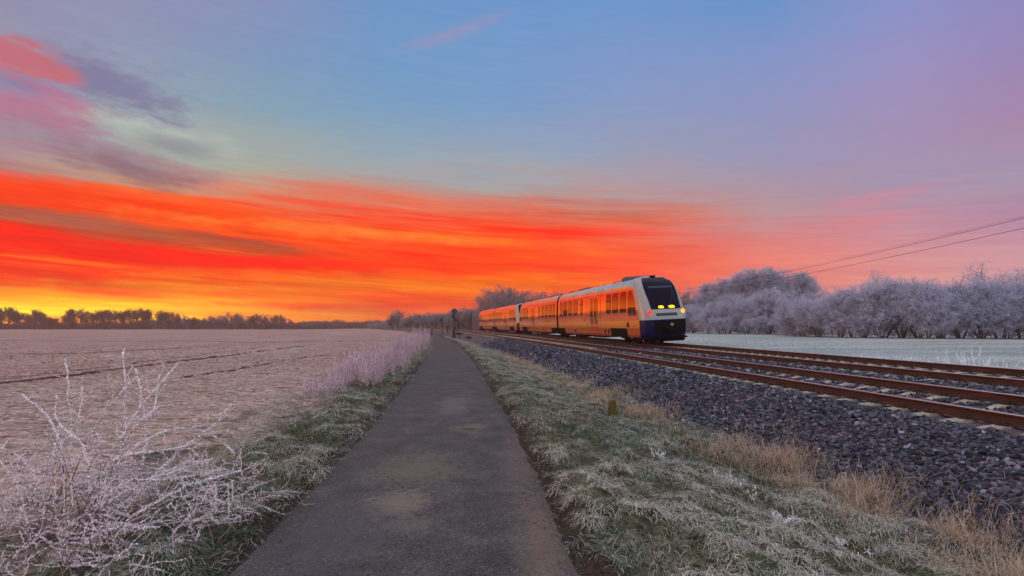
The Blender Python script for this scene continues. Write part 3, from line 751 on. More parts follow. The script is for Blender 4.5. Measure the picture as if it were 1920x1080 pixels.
b=MB(); p0_=surf(.1,2.1); p1_=surf(.45,3.0); b.tube([(p0_[0],p0_[1]-.05,p0_[2]),(p1_[0],p1_[1]-.06,p1_[2])],.015,5); p2_=surf(.42,2.5); p3_=surf(.5,3.4); b.tube([(p2_[0],p2_[1]-.06,p2_[2]),(p3_[0],p3_[1]-.06,p3_[2])],.02,5); part('wiper',b,m_frame,par=wi)
lamp(-.74,1.86,m_red,'marker_light','round red lit light at the left of the front')
lamp(.72,1.90,m_amb,'marker_light','round amber lit light at the right of the front')
b=MB(); front_patch(b,lambda z:-.5,lambda z:.42,1.66,1.82,.02,8,2); part('number_panel',b,m_seat)
b=MB(); front_patch(b,lambda z:-.62,lambda z:.80,.42,1.42,.015,10,4); part('coupler_cover',b,m_blk,smooth=True)
b=MB()
for an in range(5):
    a=an*1.257; p=surf(.12,1.15); b.add([(p[0],p[1]-.04,p[2]),(p[0]+.05*math.cos(a),p[1]-.04,p[2]+.05*math.sin(a)),(p[0]+.15*math.cos(a+.5),p[1]-.04,p[2]+.12*math.sin(a+.5)),(p[0]+.05*math.cos(a+1.),p[1]-.04,p[2]+.05*math.sin(a+1.))],[(0,1,2,3)])
m_emb=pmat('pale_emblem',(.35,.38,.5),.5,.3)
part('emblem',b,m_emb)
b=MB(); b.box(-.22,.22,-.35,.5,.78,1.05,bev=.05); b.box(-.14,.14,-.55,-.3,.74,1.1,bev=.04); part('coupler',b,m_blk)
b=MB(); b.box(-1.2,1.2,.45,1.0,.18,.45,bev=.08); b.box(-1.28,1.28,.35,2.4,.36,.46,bev=.03); part('snow_plough',b,m_blk)
b=MB(); b.box(-1.0,1.0,6.4,17.6,.34,.52,bev=.04); b.box(-1.15,1.15,8,10.8,.28,.5,bev=.05); b.box(-1.1,1.1,12.5,15.5,.24,.5,bev=.05); b.box(-1.25,1.25,6.2,17.8,.40,.47); part('underframe',b,m_blk)
b=MB(); b.tube([(-.12,1.9,4.1),(.12,1.9,4.1)],.035,8); b.box(-.15,.15,1.9,2.1,3.98,4.12,bev=.02); part('horn',b,m_blk)
for (a_,b_,h,w) in ((3.2,5.4,.09,.6),(4.6,5.6,.15,.62),(7.0,7.4,.10,.3),(7.9,8.3,.10,.3),(10.0,10.4,.07,.35),(11.6,12.1,.07,.35),(13.3,16.2,.08,.6),(17.6,19.4,.06,.6)):
    b=MB(); b.box(-w,w,a_,b_,4.08,4.14+h,bev=.05,taper=.04)
    if w>.6:
        for j in range(5): b.box(-w+.08,w-.08,a_+.2+(b_-a_-.5)*j/4,a_+.26+(b_-a_-.5)*j/4,4.14+h,4.17+h)
    part('roof_unit',b,m_roof)
def bogie_parts(yc):
    b=MB(); 
    for s in (-1,1):
        b.box(s*1.0-.07,s*1.0+.07,yc-1.45,yc+1.45,.42,.62,bev=.03); b.box(s*1.02-.1,s*1.02+.1,yc-.3,yc+.3,.3,.75,bev=.04)
        for q in (-.95,.95): b.box(s*1.02-.09,s*1.02+.09,yc+q-.18,yc+q+.18,.32,.62,bev=.04)
    b.box(-.95,.95,yc-.15,yc+.15,.5,.65); b.box(-1.0,1.0,yc-.4,yc+.4,.18,.3,bev=.03)
    fi=part('bogie',b,m_blk)
    for q in (-.95,.95):
        for s in (-1,1):
            b=MB(); b.disc((s*.75,yc+q,.385),(1,0,0),.385,.12,24); b.disc((s*.67,yc+q,.385),(1,0,0),.42,.03,24)
            b.tube([(s*.7,yc+q,.385),(0,yc+q,.385)],.07,8); part('wheel',b,m_blk,par=fi)
bogie_parts(3.7)
n_cab=len(protos)
bel=MB()
for j in range(10):
    yy=SL-.17+j*.064; w=.10 if j%2 else .15
    V=[];zs_=[.6,1.0,2.0,3.0,3.5,3.75,3.9,4.0]
    pts=[(-halfw(z)-.02+w,z) for z in zs_]+[(halfw(z)+.02-w,z) for z in zs_[::-1]]
    bel.add([(x,yy,z) for x,z in pts]+[(x,yy+.062,z) for x,z in pts],[tuple(range(15,-1,-1)),tuple(range(16,32))]+[(a,(a+1)%16,16+(a+1)%16,16+a) for a in range(16)])
i_bel=part('gangway_bellows',bel,m_gas)
n0_=len(protos); bogie_parts(SL+.15); jac=list(range(n0_,len(protos)))
def track_frame(y0):
    h=math.atan(float(slope(y0))); return Matrix.Translation((float(tcx(y0)),y0,float(tcz(y0))))@Matrix.Rotation(-h,4,'Z')@Matrix.Rotation(-math.atan(CANT/1.5)*.75,4,'Y')
def section_matrix(ya,yb_,flip):
    A=Vector((float(tcx(ya)),ya,float(tcz(ya)))); B=Vector((float(tcx(yb_)),yb_,float(tcz(yb_)))); d=(B-A)
    h=math.atan2(-d.x,d.y); pit=math.atan2(d.z,math.hypot(d.x,d.y))
    Mx=Matrix.Translation(A)@Matrix.Rotation(h,4,'Z')@Matrix.Rotation(pit,4,'X')@Matrix.Rotation(-math.atan(CANT/1.5)*.7,4,'Y')
    if flip: Mx=Mx@Matrix.Translation((0,2*SL+.3-.0,0))@Matrix.Rotation(math.pi,4,'Z')
    return Mx
def train(y0,label):
    L=2*SL+.3; kk=math.cos(math.atan(float(slope(y0+L/2))))
    ym=y0+(SL+.15)*kk; y1=y0+L*kk
    root=empty('railcar_train',(float(tcx(y0)),y0,float(tcz(y0)))); tag(root,label,'train',)
    inv=root.matrix_basis.inverted()if False else Matrix.Translation(-Vector(root.location))
    MA=section_matrix(y0,ym,False)
    # rear section: its own nose at y1, pointing away
    A=Vector((float(tcx(y1)),y1,float(tcz(y1)))); B=Vector((float(tcx(ym)),ym,float(tcz(ym)))); d=B-A
    h=math.atan2(-d.x,d.y); MB_=Matrix.Translation(A)@Matrix.Rotation(h,4,'Z')@Matrix.Rotation(math.atan2(d.z,math.hypot(d.x,d.y)),4,'X')@Matrix.Rotation(math.atan(CANT/1.5)*.7,4,'Y')
    for Mx,ids in ((MA,range(len(protos))),(MB_,range(n_cab))):
        made={}
        for i in ids:
            name,me,par,lab=protos[i]
            if par is None: o=link(name,me,root,inv@Mx)
            else: o=link(name,me,made[par])
            if lab: o['label']=lab
            made[i]=o
    return y1
YF=30.6
y1=train(YF,'front railcar with white and blue nose, lit amber display and red and amber lamps')
train(y1+.15,'rear railcar of the train, coupled behind the first and glowing orange in the dawn')
# ================================================================== grass
def blades(P,dirs,L,W,droop,col,tipc,segs=3):
    """ribbons: P root (n,3); dirs horizontal unit (n,2); L length; droop 0 upright..1 lying"""
    n=len(P); t=np.linspace(0,1,segs+1)
    side=np.stack([-dirs[:,1],dirs[:,0],np.zeros(n)],-1)
    ph=rng.uniform(-.5,.5,n)[:,None]; side=side*np.cos(ph)+np.array([0,0,1.])*np.sin(ph)*.6
    ang0=(1-droop)*1.45+.15; V=np.zeros((n,segs+1,2,3)); C_=np.zeros((n,segs+1,2,3))
    p=P.copy(); 
    for i in range(segs+1):
        w=W*(1-t[i])**.6*.5+W*.04
        V[:,i,0]=p-side*w[:,None]; V[:,i,1]=p+side*w[:,None]
        cc=col*(1-t[i]**1.3)+tipc*t[i]**1.3; C_[:,i,0]=cc; C_[:,i,1]=cc
        a=ang0-(t[i]*1.0+.12)*droop*2.2; a=np.maximum(a,-.9)
        p=p+np.stack([dirs[:,0]*np.cos(a),dirs[:,1]*np.cos(a),np.sin(a)],-1)*(L/segs)[:,None]
    V=V.reshape(n,-1,3); q=[]
    for i in range(segs): q.append([i*2,i*2+1,i*2+3,i*2+2])
    Fs=(np.array(q)[None]+np.arange(n)[:,None,None]*(segs+1)*2).reshape(-1,4)
    return V.reshape(-1,3),Fs,C_.reshape(-1,3)
class Acc:
    def __init__(s): s.V=[];s.F=[];s.C=[];s.n=0
    def add(s,V,Fs,Cc): s.V.append(V);s.F.append(Fs+s.n);s.C.append(Cc);s.n+=len(V)
    def mesh(s,name,mat): return mesh(name,np.concatenate(s.V),np.concatenate(s.F),mat,col=np.concatenate(s.C))
G=Acc(); GF=[]
def verge_tufts(y0,y1,per_m2,nb,xr,scale=1.0,segs=3):
    ya=rng.uniform(y0,y1,int((y1-y0)*5*per_m2)); lo,hi=xr(ya); x=lo+(hi-lo)*rng.uniform(0,1,len(ya))
    k_=rng.uniform(0,1,len(ya))<np.clip((hi-lo)/5,0,1); ya=ya[k_]; x=x[k_]; n=len(x)
    R_=rng.uniform(.05,.15,n)*scale*(1+.5*(fbm(x*2,ya*2,71,2)-.5)); 
    gr=sm(fbm(x*.55+4,ya*.45,72,3),.42,.60)         # green patches
    fr=sm(fbm(x*1.3,ya*1.0,73,2),.35,.65)           # frost amount
    tid=np.repeat(np.arange(n),nb); m=len(tid)
    a=rng.uniform(0,2*np.pi,m); rr=np.sqrt(rng.uniform(0,1,m)); lean=rng.uniform(0,2*np.pi,n)
    px=x[tid]+np.cos(a)*rr*R_[tid]; py=ya[tid]+np.sin(a)*rr*R_[tid]
    z=gz(px,py)+.8*R_[tid]*(1-rr**2)*.6-.01
    dx_=np.cos(a)*.8+.8*np.cos(lean[tid])+rng.normal(0,.75,m); dy_=np.sin(a)*.8+.8*np.sin(lean[tid])-.15+rng.normal(0,.75,m)
    l=np.hypot(dx_,dy_)+1e-6; dirs=np.stack([dx_/l,dy_/l],-1)
    L=rng.uniform(.05,.15,m)*scale**.6; W=rng.uniform(.003,.0065,m)*scale**.9
    dr=rng.uniform(.55,1.0,m)
    tan=np.array([.42,.34,.22]); grn=np.array([.03,.10,.055]); brn=np.array([.09,.055,.03]); fro=np.array([.92,.89,.80]); oliv=np.array([.11,.135,.06])
    u=rng.uniform(0,1,(m,1)); g_=(gr*(1-.6*sm(ya,12,30)))[tid][:,None]
    base=np.where(u<.55*g_+.12,grn,np.where(u<.55*g_+.35,oliv,np.where(u<.93,tan,brn)))*rng.uniform(.55,1.25,(m,1))
    top_=sm(.75*fbm(px*2.4+3,py*2.1,11,2)+.25*fbm(px*9,py*8,15,2),.43,.56)[:,None]  # frost kept to mound tops, the contrast standing in for mound shading
    dfr=np.clip(fr[tid][:,None]*.35+.80*top_-.02+.25*sm(ya[tid],9,30)[:,None]+rng.normal(0,.25,(m,1)),0,.95)
    base=(base*(1-.1*dfr)+fro*.1*dfr)*.5  # roots darkened: shade between the blades put into their colour
    tip=base*(1-dfr)+fro*dfr*rng.uniform(.7,1.15,(m,1))
    G.add(*blades(np.stack([px,py,z],-1),dirs,L,W,dr,base,tip,segs)) if segs==3 else GF.append(blades(np.stack([px,py,z],-1),dirs,L,W,dr,base,tip,segs))
rv=lambda y:(pc(y)+PW+.03+.14*fbm(y*2,y*0,74,2),foot(y)+.05)
lv=lambda y:(pc(y)-PW-np.where(y<12,2.9,np.maximum(1.3,2.9-(y-12)*.12)),pc(y)-PW+.04-.10*fbm(y*2,y*0,75,2))
verge_tufts(2.6,8,70,42,rv,.95); verge_tufts(8,15,40,26,rv,1.2); verge_tufts(15,30,18,20,rv,1.7,2); verge_tufts(30,90,6,14,rv,3.0,2)
verge_tufts(2.6,8,64,40,lv,.95); verge_tufts(8,15,38,26,lv,1.2); verge_tufts(15,30,18,18,lv,1.7,2); verge_tufts(30,90,7,14,lv,3.0,2)
tag(link('verge_grass',G.mesh('verge_grass',m_grass)),'matted frosted grass in green and straw tufts beside the path','grass',kind='stuff')
A2=Acc()
for t_ in GF: A2.add(*t_)
tag(link('distant_verge_grass',A2.mesh('distant_verge_grass',m_grass)),'pale frosted grass lining the far stretch of the path','grass',kind='stuff')
# dry straw-coloured grass standing along the foot of the ballast
A3=Acc()
def dry(y0,y1,n,scale=1.0,hmin=.14,hmax=.36):
    ya=rng.uniform(y0,y1,n); o_=rng.normal(-.35,.38,n); x=foot(ya)+o_-.05
    k_=fbm(ya*1.5,x*1.3,81,3)+.12*rng.uniform(-1,1,n)>.49; x=x[k_]; ya=ya[k_]; n=len(x)
    # gather into tufts
    tx=np.round(x/.16/scale)*.16*scale+.05*(vn(x*9,ya*9,3)-.5); ty=np.round(ya/.2/scale)*.2*scale; x=tx+rng.normal(0,.05*scale,n); ya=ty+rng.normal(0,.06*scale,n)
    a=rng.uniform(0,6.28,n); dirs=np.stack([np.cos(a),np.sin(a)],-1)
    hh=fbm(x*1.2,ya*1.2,82,2)
    L=rng.uniform(hmin,hmax,n)*(.5+1.0*hh); W=rng.uniform(.003,.006,n)*scale
    base=np.array([.34,.225,.13])*rng.uniform(.4,1.15,(n,1)); tip=np.array([.56,.45,.36])*rng.uniform(.6,1.15,(n,1))
    z=np.maximum(gz(x,ya),bedz(x,ya))-.01
    A3.add(*blades(np.stack([x,ya,z],-1),dirs,L,W,rng.uniform(.12,.75,n),base,tip,3))
dry(3.2,9,24000); dry(9,18,20000,1.3); dry(18,45,16000,2.2,.12,.3)
# sparse growth on the ballast slope
ya=rng.uniform(5,40,4200); x=foot(ya)+np.abs(rng.normal(.2,.75,4200)); k_=fbm(x*1.3,ya*.9,83,2)>.55; x=x[k_]; ya=ya[k_]; n=len(x); a=rng.uniform(0,6.28,n)
A3.add(*blades(np.stack([x,ya,bedz(x,ya)],-1),np.stack([np.cos(a),np.sin(a)],-1),rng.uniform(.08,.2,n),rng.uniform(.004,.009,n),rng.uniform(.2,.9,n),np.array([.25,.17,.13])*rng.uniform(.5,1.2,(n,1)),np.array([.5,.4,.36])*rng.uniform(.6,1.1,(n,1))))
tag(link('dry_grass',A3.mesh('dry_grass',m_grass)),'straw brown dry grass standing along the foot of the ballast','grass',kind='stuff')
# field sprouts and small clods
A4=Acc()
n=70000; ya=4.2*np.exp(rng.uniform(0,1,n)**.85*3.6); x=pc(ya)-PW-1.6-rng.uniform(0,1,n)**1.1*(6+ya*.95)
k_=(fbm(x*1.6,ya*2.6,84,3)>.44); x=x[k_]; ya=ya[k_]; n=len(x); a=rng.uniform(0,6.28,n); sc_=np.clip(ya/14,.5,6)
A4.add(*blades(np.stack([x,ya,gz(x,ya)-.005],-1),np.stack([np.cos(a),np.sin(a)],-1),rng.uniform(.03,.085,n)*sc_**.7,rng.uniform(.005,.012,n)*sc_**.8,rng.uniform(.3,1,n),np.array([.20,.16,.10])*rng.uniform(.5,1.2,(n,1)),np.array([.62,.52,.47])*rng.uniform(.6,1.15,(n,1)),2))
tag(link('field_stubble',A4.mesh('field_stubble',m_grass)),'short frosted stubble and sprouts over the brown pink field','grass',kind='stuff')
SV=[];SF=[];SC=[];sn=0
n=9000; ya=4.2*np.exp(rng.uniform(0,1,n)*2.6); x=pc(ya)-PW-1.8-rng.uniform(0,1,n)*(5+ya*.95); r=rng.uniform(.010,.032,n)*np.clip(ya/12,.7,2.4)
V,Fs,Cc=stones(np.stack([x,ya,gz(x,ya)+r*.1],-1),r,np.array([[.30,.21,.18]])*rng.uniform(.55,1.4,(n,1)))
tag(link('field_clods',mesh('field_clods',V,Fs,m_grass,col=Cc)),'small frozen soil clods scattered over the field','soil',kind='stuff')
# meadow grass on the far side
A5=Acc()
n=42000; ya=9+rng.uniform(0,1,n)**1.2*75; x=rx(3,ya)+2.0+rng.uniform(0,1,n)**1.3*(6+ya*.8)
k_=(x-14)/np.maximum(ya,1)<1.15; x=x[k_]; ya=ya[k_]; n=len(x); a=rng.uniform(0,6.28,n); sc_=np.clip(ya/20,.7,3)
near=np.exp(-(x-rx(3,ya)-2)/3.0)
A5.add(*blades(np.stack([x,ya,gz(x,ya)-.01],-1),np.stack([np.cos(a),np.sin(a)],-1),rng.uniform(.06,.14,n)*sc_**.6*(1+1.6*near*fbm(x,ya,85,2)),rng.uniform(.006,.013,n)*sc_,rng.uniform(.2,.9,n),np.array([.20,.26,.22])*rng.uniform(.5,1.2,(n,1)),np.array([.74,.78,.82])*rng.uniform(.6,1.1,(n,1)),2))
tag(link('meadow_grass',A5.mesh('meadow_grass',m_grass)),'white frosted meadow grass beyond the tracks','grass',kind='stuff')
# litter on the path edges
n=1500; ya=2.8+rng.uniform(0,1,n)**1.4*16; sd_=np.where(rng.uniform(0,1,n)<.7,1,-1); inn=rng.uniform(0,1,n)<.22
x=pc(ya)+sd_*(PW-np.where(inn,rng.uniform(0,1.1,n),np.abs(rng.normal(-.05,.10,n)))); r=rng.uniform(.004,.011,n)*np.where(inn,.55,1)
V,Fs,Cc=stones(np.stack([x,ya,np.where(np.abs(x-pc(ya))<PW,.012,gz(x,ya)+.01)+r*.3],-1),r,np.where(inn[:,None],np.array([[.2,.18,.16]]),np.array([[.12,.09,.06]]))*rng.uniform(.4,1.7,(n,1)))
tag(link('path_litter',mesh('path_litter',V,Fs,m_grass,col=Cc)),'crumbs of soil, leaf scraps and grit along the path edges','litter',kind='stuff')
# ================================================================== twiggy plants
def prisms(P0,P1,R0,R1,C0,C1):
    n=len(P0); d=P1-P0; d/=np.linalg.norm(d,axis=1,keepdims=True)+1e-9
    h=np.where(np.abs(d[:,2:3])<.9,np.array([[0,0,1.]]),np.array([[1.,0,0]])); u=np.cross(d,h); u/=np.linalg.norm(u,axis=1,keepdims=True)+1e-9; v=np.cross(u,d)
    V=np.zeros((n,6,3)); Cc=np.zeros((n,6,3))
    for k_ in range(3):
        a=2.0944*k_; o_=math.cos(a)*u+math.sin(a)*v
        V[:,k_]=P0+o_*R0[:,None]; V[:,k_+3]=P1+o_*R1[:,None]; Cc[:,k_]=C0; Cc[:,k_+3]=C1
    q=np.array([[0,1,4,3],[1,2,5,4],[2,0,3,5]])
    return V.reshape(-1,3),(q[None]+np.arange(n)[:,None,None]*6).reshape(-1,4),Cc.reshape(-1,3)
class Twigs:
    def __init__(s): s.a=[]
    def poly(s,pts,r0,r1,c0,c1=None):
        pts=np.asarray(pts,float); n=len(pts)-1; t=np.linspace(0,1,n+1); R_=r0+(r1-r0)*t
        c0=np.asarray(c0,float); c1=c0 if c1 is None else np.asarray(c1,float); Cc=c0+(c1-c0)*t[:,None]
        s.a.append((pts[:-1],pts[1:],R_[:-1],R_[1:],Cc[:-1],Cc[1:]))
    def seg(s,P0,P1,R0,R1,C0,C1): s.a.append((P0,P1,R0,R1,C0,C1))
    def mesh(s,name,mat):
        z=[np.concatenate([a[i] for a in s.a]) for i in range(6)]
        V,Fs,Cc=prisms(*z); return mesh(name,V,Fs,mat,col=Cc)
def curve(p0,d0,L,n,up=0.0,wob=.2,grav=0.0):
    pts=[np.array(p0,float)]; d=np.array(d0,float); d/=np.linalg.norm(d)
    for i in range(n):
        d=d+rng.normal(0,wob,3)/n**.5; d[2]+=(up-grav*(i+1)/n)/n; d/=np.linalg.norm(d)
        pts.append(pts[-1]+d*L/n)
    return np.array(pts)
def frost_on(T,pts,dens,size,white,updir=.4,r=.006):
    """rime crystals and lumps along a stem"""
    pts=np.asarray(pts); seg=np.linalg.norm(np.diff(pts,axis=0),axis=1); tot=seg.sum(); n=max(int(tot*dens),1)
    t=rng.uniform(0,tot,n); cs=np.r_[0,np.cumsum(seg)]; P=np.stack([np.interp(t,cs,pts[:,i]) for i in range(3)],-1)
    d=rng.normal(0,1,(n,3)); d[:,2]+=updir; d/=np.linalg.norm(d,axis=1,keepdims=True)
    L=rng.uniform(.4,1,n)*size; w=np.array(white)*rng.uniform(.7,1.15,(n,1))
    T.seg(P,P+d*L[:,None],np.full(n,r)*rng.uniform(.5,1.3,n),np.full(n,r*.3),w,w)
PINK=(.86,.74,.80); WHITE=(.93,.92,.95); STEM=(.13,.06,.06)
def plant(name,label,cat,group,loc,polys,fr,par_names=('stem','frost'),one=False):
    root=None if one else tag(empty(name,tuple(loc)),label,cat,group)
    L=np.array(loc)
    S=Twigs(); Fz=S if one else Twigs()
    for pts,r0,r1,c0 in polys: S.poly(np.asarray(pts)-L,r0,r1,c0)
    for pts,dens,size,w,r in fr: frost_on(Fz,np.asarray(pts)-L,dens,size,w,.5,r)
    if one:
        for pts,r0,r1,c0 in polys:
            q_=np.asarray(pts)[0]-L; S.poly([(0,0,-.01),(q_[0]*.5,q_[1]*.5,q_[2]*.5),q_],.006,.005,(.2,.15,.12)) if len(pts)>4 else None
        o=link(name,S.mesh(name,m_veg)); o.location=tuple(loc); return tag(o,label,cat,group)
    link(par_names[0],S.mesh(par_names[0],m_veg),root); link(par_names[1],Fz.mesh(par_names[1],m_veg),root)
    return root
# ---- the big bramble at the left
def sm_line(pts,n=14):
    pts=np.array(pts); t=np.linspace(0,len(pts)-1,n); i=np.arange(len(pts))
    P=np.stack([np.interp(t,i,pts[:,j]) for j in range(3)],-1)
    for _ in range(2): P[1:-1]=(P[:-2]+P[2:]+2*P[1:-1])/4
    return P+rng.normal(0,.004,P.shape)
polys=[];fr=[]
traced=[
 (4.1,[(470,900),(520,0)]) if False else None,
 (4.1,[(150,1010),(200,890),(240,845),(275,818),(320,803),(370,801),(410,822),(440,850)]),
 (4.0,[(60,1060),(150,975),(260,905),(340,872),(400,860)]),
 (4.2,[(100,1000),(200,940),(300,890),(395,862)]),
 (4.3,[(120,1050),(170,930),(215,830),(270,755),(335,680)]),
 (4.5,[(100,1010),(140,880),(185,790),(225,735),(257,707)]),
 (4.2,[(190,1020),(250,930),(330,850),(400,800),(443,747)]),
 (4.0,[(70,1000),(90,900),(125,820),(150,780),(155,724)]),
 (4.1,[(120,900),(115,830),(85,770),(42,742)]),
 (4.0,[(70,1030),(90,960),(60,880),(30,850),(0,838)]),
 (3.7,[(60,1020),(40,920),(0,862)]),
 (4.6,[(120,960),(135,800),(130,740),(122,668)]),
 (4.7,[(210,950),(235,800),(235,740),(232,653)]),
 (4.5,[(250,940),(275,820),(265,740),(255,690)]),
 (4.0,[(180,960),(200,870),(240,850),(350,838)]),
 (3.9,[(150,980),(230,900),(330,900),(420,880)]),
 (3.8,[(200,1010),(260,960),(350,910),(455,882)]),
 (3.6,[(80,1075),(160,1010),(230,985),(300,990)]),
 (3.5,[(60,1100),(120,1060),(200,1060)]),
 (4.2,[(170,980),(165,880),(160,830),(100,790),(107,740)]),
 (4.3,[(200,900),(250,800),(290,770),(300,700)]),
 (3.9,[(40,1060),(60,930),(100,860),(110,800)]),
]
for it in traced:
    if not it: continue
    d_,pp=it
    P=sm_line([np.array(at(px,py,d_+.25*math.sin(px*.02)+.1*i_)) for i_,(px,py) in enumerate(pp)],16)
    # root it: continue down to the ground
    gp=P[0].copy(); gp[2]=float(gz(np.array(gp[0]),np.array(gp[1]),False))-.03; gp[0]-=.15
    P=np.vstack([gp+(P[0]-gp)*t_ for t_ in (0,.33,.66)]+[P]) if P[0][2]>gp[2]+.03 else P
    polys.append((P,.0055,.0022,STEM)); fr.append((P[5:],360,.017,WHITE,.0036)); fr.append((P[2:],90,.012,PINK,.003))
    for q_ in range(13):
        i0=rng.integers(5,len(P)-1); dd=rng.normal(0,1,3); dd[2]=abs(dd[2])*.5-.1; dd[0]+=.3
        c_=curve(P[i0],dd,rng.uniform(.06,.26),5,.2,.35); polys.append((c_,.0028,.0014,(.35,.22,.24))); fr.append((c_,260,.014,PINK,.0026))
for q_ in range(125):
    bx=rng.uniform(-4.9,-2.15); by=rng.uniform(3.1,5.2)
    bx=min(bx,-.52*by+.1)
    gb=float(gz(np.array(bx),np.array(by),False)); hgt=rng.uniform(.35,1.0)*(1.0 if bx<-.62*by else .62)
    dd=np.array([rng.normal(.25,.4),rng.normal(0,.35),1.0]); c_=curve((bx,by,gb-.02),dd,hgt,9,.25,.22,rng.uniform(0,1.4))
    dark=rng.uniform(0,1)<.62
    polys.append((c_,rng.uniform(.003,.0055),.002,STEM if dark else (.30,.19,.20)))
    w=PINK if rng.uniform()<.7 else WHITE
    fr.append((c_[4:],110,.014,w,.0028))
    for s_ in range(rng.integers(4,10)):
        i0=rng.integers(3,len(c_)-1); dd=rng.normal(0,1,3); dd[2]=abs(dd[2])*.6
        c2=curve(c_[i0],dd,rng.uniform(.08,.32),5,.1,.45,.6); polys.append((c2,.0022,.0012,(.40,.28,.30))); fr.append((c2,210,.012,w,.0023))
# hanging rimed catkins
for (px,py,l_) in ((404,905,.22),(435,900,.17),(428,905,.25),(132,880,.28),(104,880,.2),(120,890,.3)):
    p=np.array(at(px,py,3.9)); c_=curve(p,(0,0,-1),l_,6,0,.05); polys.append((c_,.003,.002,(.4,.3,.25))); fr.append((c_,420,.012,(.85,.76,.66),.004))
plant('frosted_bramble','large tangled rime covered bramble bush with arching stems in the left foreground','bush',None,(-3.4,4.1,-.05),polys,fr)
# ---- weeds along the left edge of the path
def weed_clump(x,y,nst,h,spread,nm,lab,grp,tall=.25,colr=PINK,k_=1.0):
    polys=[];fr=[]
    for i in range(nst):
        a=rng.uniform(0,6.28); r=spread*math.sqrt(rng.uniform()); bx=x+r*math.cos(a)*.8; by=y+r*math.sin(a)*1.4
        hh=h*(rng.uniform(.45,.85) if rng.uniform()>tall else rng.uniform(.9,1.3)); g0=float(gz(np.array(bx),np.array(by),False))
        c_=curve((bx,by,g0-.03),(rng.normal(0,.13),rng.normal(0,.13),1),hh,6,.1,.1)
        polys.append((c_,.004*k_,.002*k_,(.20,.10,.10) if rng.uniform()<.55 else (.36,.25,.26)))
        cw=np.array(colr)*rng.uniform(.55,1.1)*np.array([1,rng.uniform(.85,1),rng.uniform(.85,1.02)])
        fr.append((c_[1:],48/k_,.03*k_,cw,.0035*k_))
        for s_ in range(5):
            i0=rng.integers(1,6); dd=rng.normal(0,.7,3); dd[2]=abs(dd[2])+.5
            c2=curve(c_[i0],dd,rng.uniform(.1,.28)*h,3,.2,.25); polys.append((c2,.0022*k_,.0014*k_,(.48,.36,.40))); fr.append((c2,90/k_,.022*k_,cw,.003*k_))
    g0=float(gz(np.array(x),np.array(y),False))
    return plant(nm,lab,'weeds',grp,(x,y,g0),polys,fr)
weed_clump(-4.75,13.6,90,.62,.62,'frosted_weeds','low twiggy frosted weed patch nearest the camera on the left of the path','frosted weeds along the left of the path',.06,(.74,.66,.74),1.5)
weed_clump(-4.7,15.6,70,.95,.55,'frosted_weeds','taller pink frosted weeds with upright stalks behind the low weed patch','frosted weeds along the left of the path',.3,PINK,1.5)
weed_clump(-3.95,15.0,45,.9,.4,'frosted_weeds','upright frosted stalks closest to the edge of the path','frosted weeds along the left of the path',.35,PINK,1.5)
lab_row='pink frosted weeds in the dense row along the left edge of the path'
yy=17.4; pr=None
while yy<60:
    xx=float(pc(np.array(yy)))-PW-1.0-.25*rng.uniform()
    weed_clump(xx,yy,int(50 if yy<40 else 40),.95+.012*(yy-17),.75+.01*yy,'frosted_weeds',lab_row,'frosted weeds along the left of the path',.2,(.66,.54,.64),1.5+yy*.02)
    if yy<50: weed_clump(xx-1.3,yy+.6,30,.65,.8,'frosted_weeds',lab_row,'frosted weeds along the left of the path',.15,(.66,.54,.64),1.5+yy*.02)
    yy+=1.7 if yy<30 else 3.2
# ---- white rimed weeds in the ditch and at the far side of the tracks
def ditch_weed(px,py,h,n,lab,zz=-.42,grp='white frosted weeds in the ditch'):
    d=(EYE-zz)*F/(py-612); x=(px-960)/F*d
    polys=[];fr=[]
    for i in range(n):
        bx=x+rng.normal(0,.09); by=d+rng.normal(0,.12); g0=float(gz(np.array(bx),np.array(by),False))
        c_=curve((bx,by,g0),(rng.normal(0,.35),rng.normal(0,.35),1),h*rng.uniform(.6,1.2),5,0,.2); polys.append((c_,.003,.0015,(.3,.22,.2)))
        for _s in range(4):
            c2=curve(c_[rng.integers(1,5)],rng.normal(0,1,3)+np.array([0,0,.8]),rng.uniform(.03,.09),3,0,.3); polys.append((c2,.002,.001,(.4,.32,.3))); fr.append((c2,350,.010,(.88,.86,.9),.0028))
        fr.append((c_[2:],250,.012,(.85,.83,.88),.003)); fr.append((c_[-2:],500,.014,(.92,.9,.95),.004))
    plant('frosted_weed',lab,'weed',grp,(x,d,float(gz(np.array(x),np.array(d),False))),polys,fr,one=True)
ditch_weed(1465,1010,.13,12,'brightest white rimed weed in the ditch near the bottom right grass')
ditch_weed(1500,1000,.10,8,'small white rimed weed just right of the brightest one')
ditch_weed(1395,935,.14,10,'white rimed weed beside the dry brown grass in the ditch')
ditch_weed(1365,915,.12,7,'thin white rimed weed left of the dry brown grass')
ditch_weed(1235,880,.10,9,'white speckled weed in the middle of the right verge')
ditch_weed(1590,1045,.10,7,'low white rimed weed in front of the dry grass at the bottom right')
def far_weed(px,base_py,top_py,n,lab):
    d=(EYE+.5)*F/(base_py-612); x=(px-960)/F*d; h=(base_py-top_py)/F*d; polys=[];fr=[]
    for i in range(n):
        bx=x+rng.normal(0,.55); by=d+rng.normal(0,.5); 
        c_=curve((bx,by,-.5),(rng.normal(0,.25),rng.normal(0,.2),1),h*rng.uniform(.2,1.0)**1.8,5,0,.2); polys.append((c_,.006,.004,(.5,.48,.5))); fr.append((c_,90,.06,(.90,.92,.96),.011))
    plant('meadow_weed',lab,'weed','white frosted weeds beyond the tracks',(x,d,-.5),polys,fr,one=True)
far_weed(1815,690,648,34,'tallest white frosted weed beyond the rails at the right')
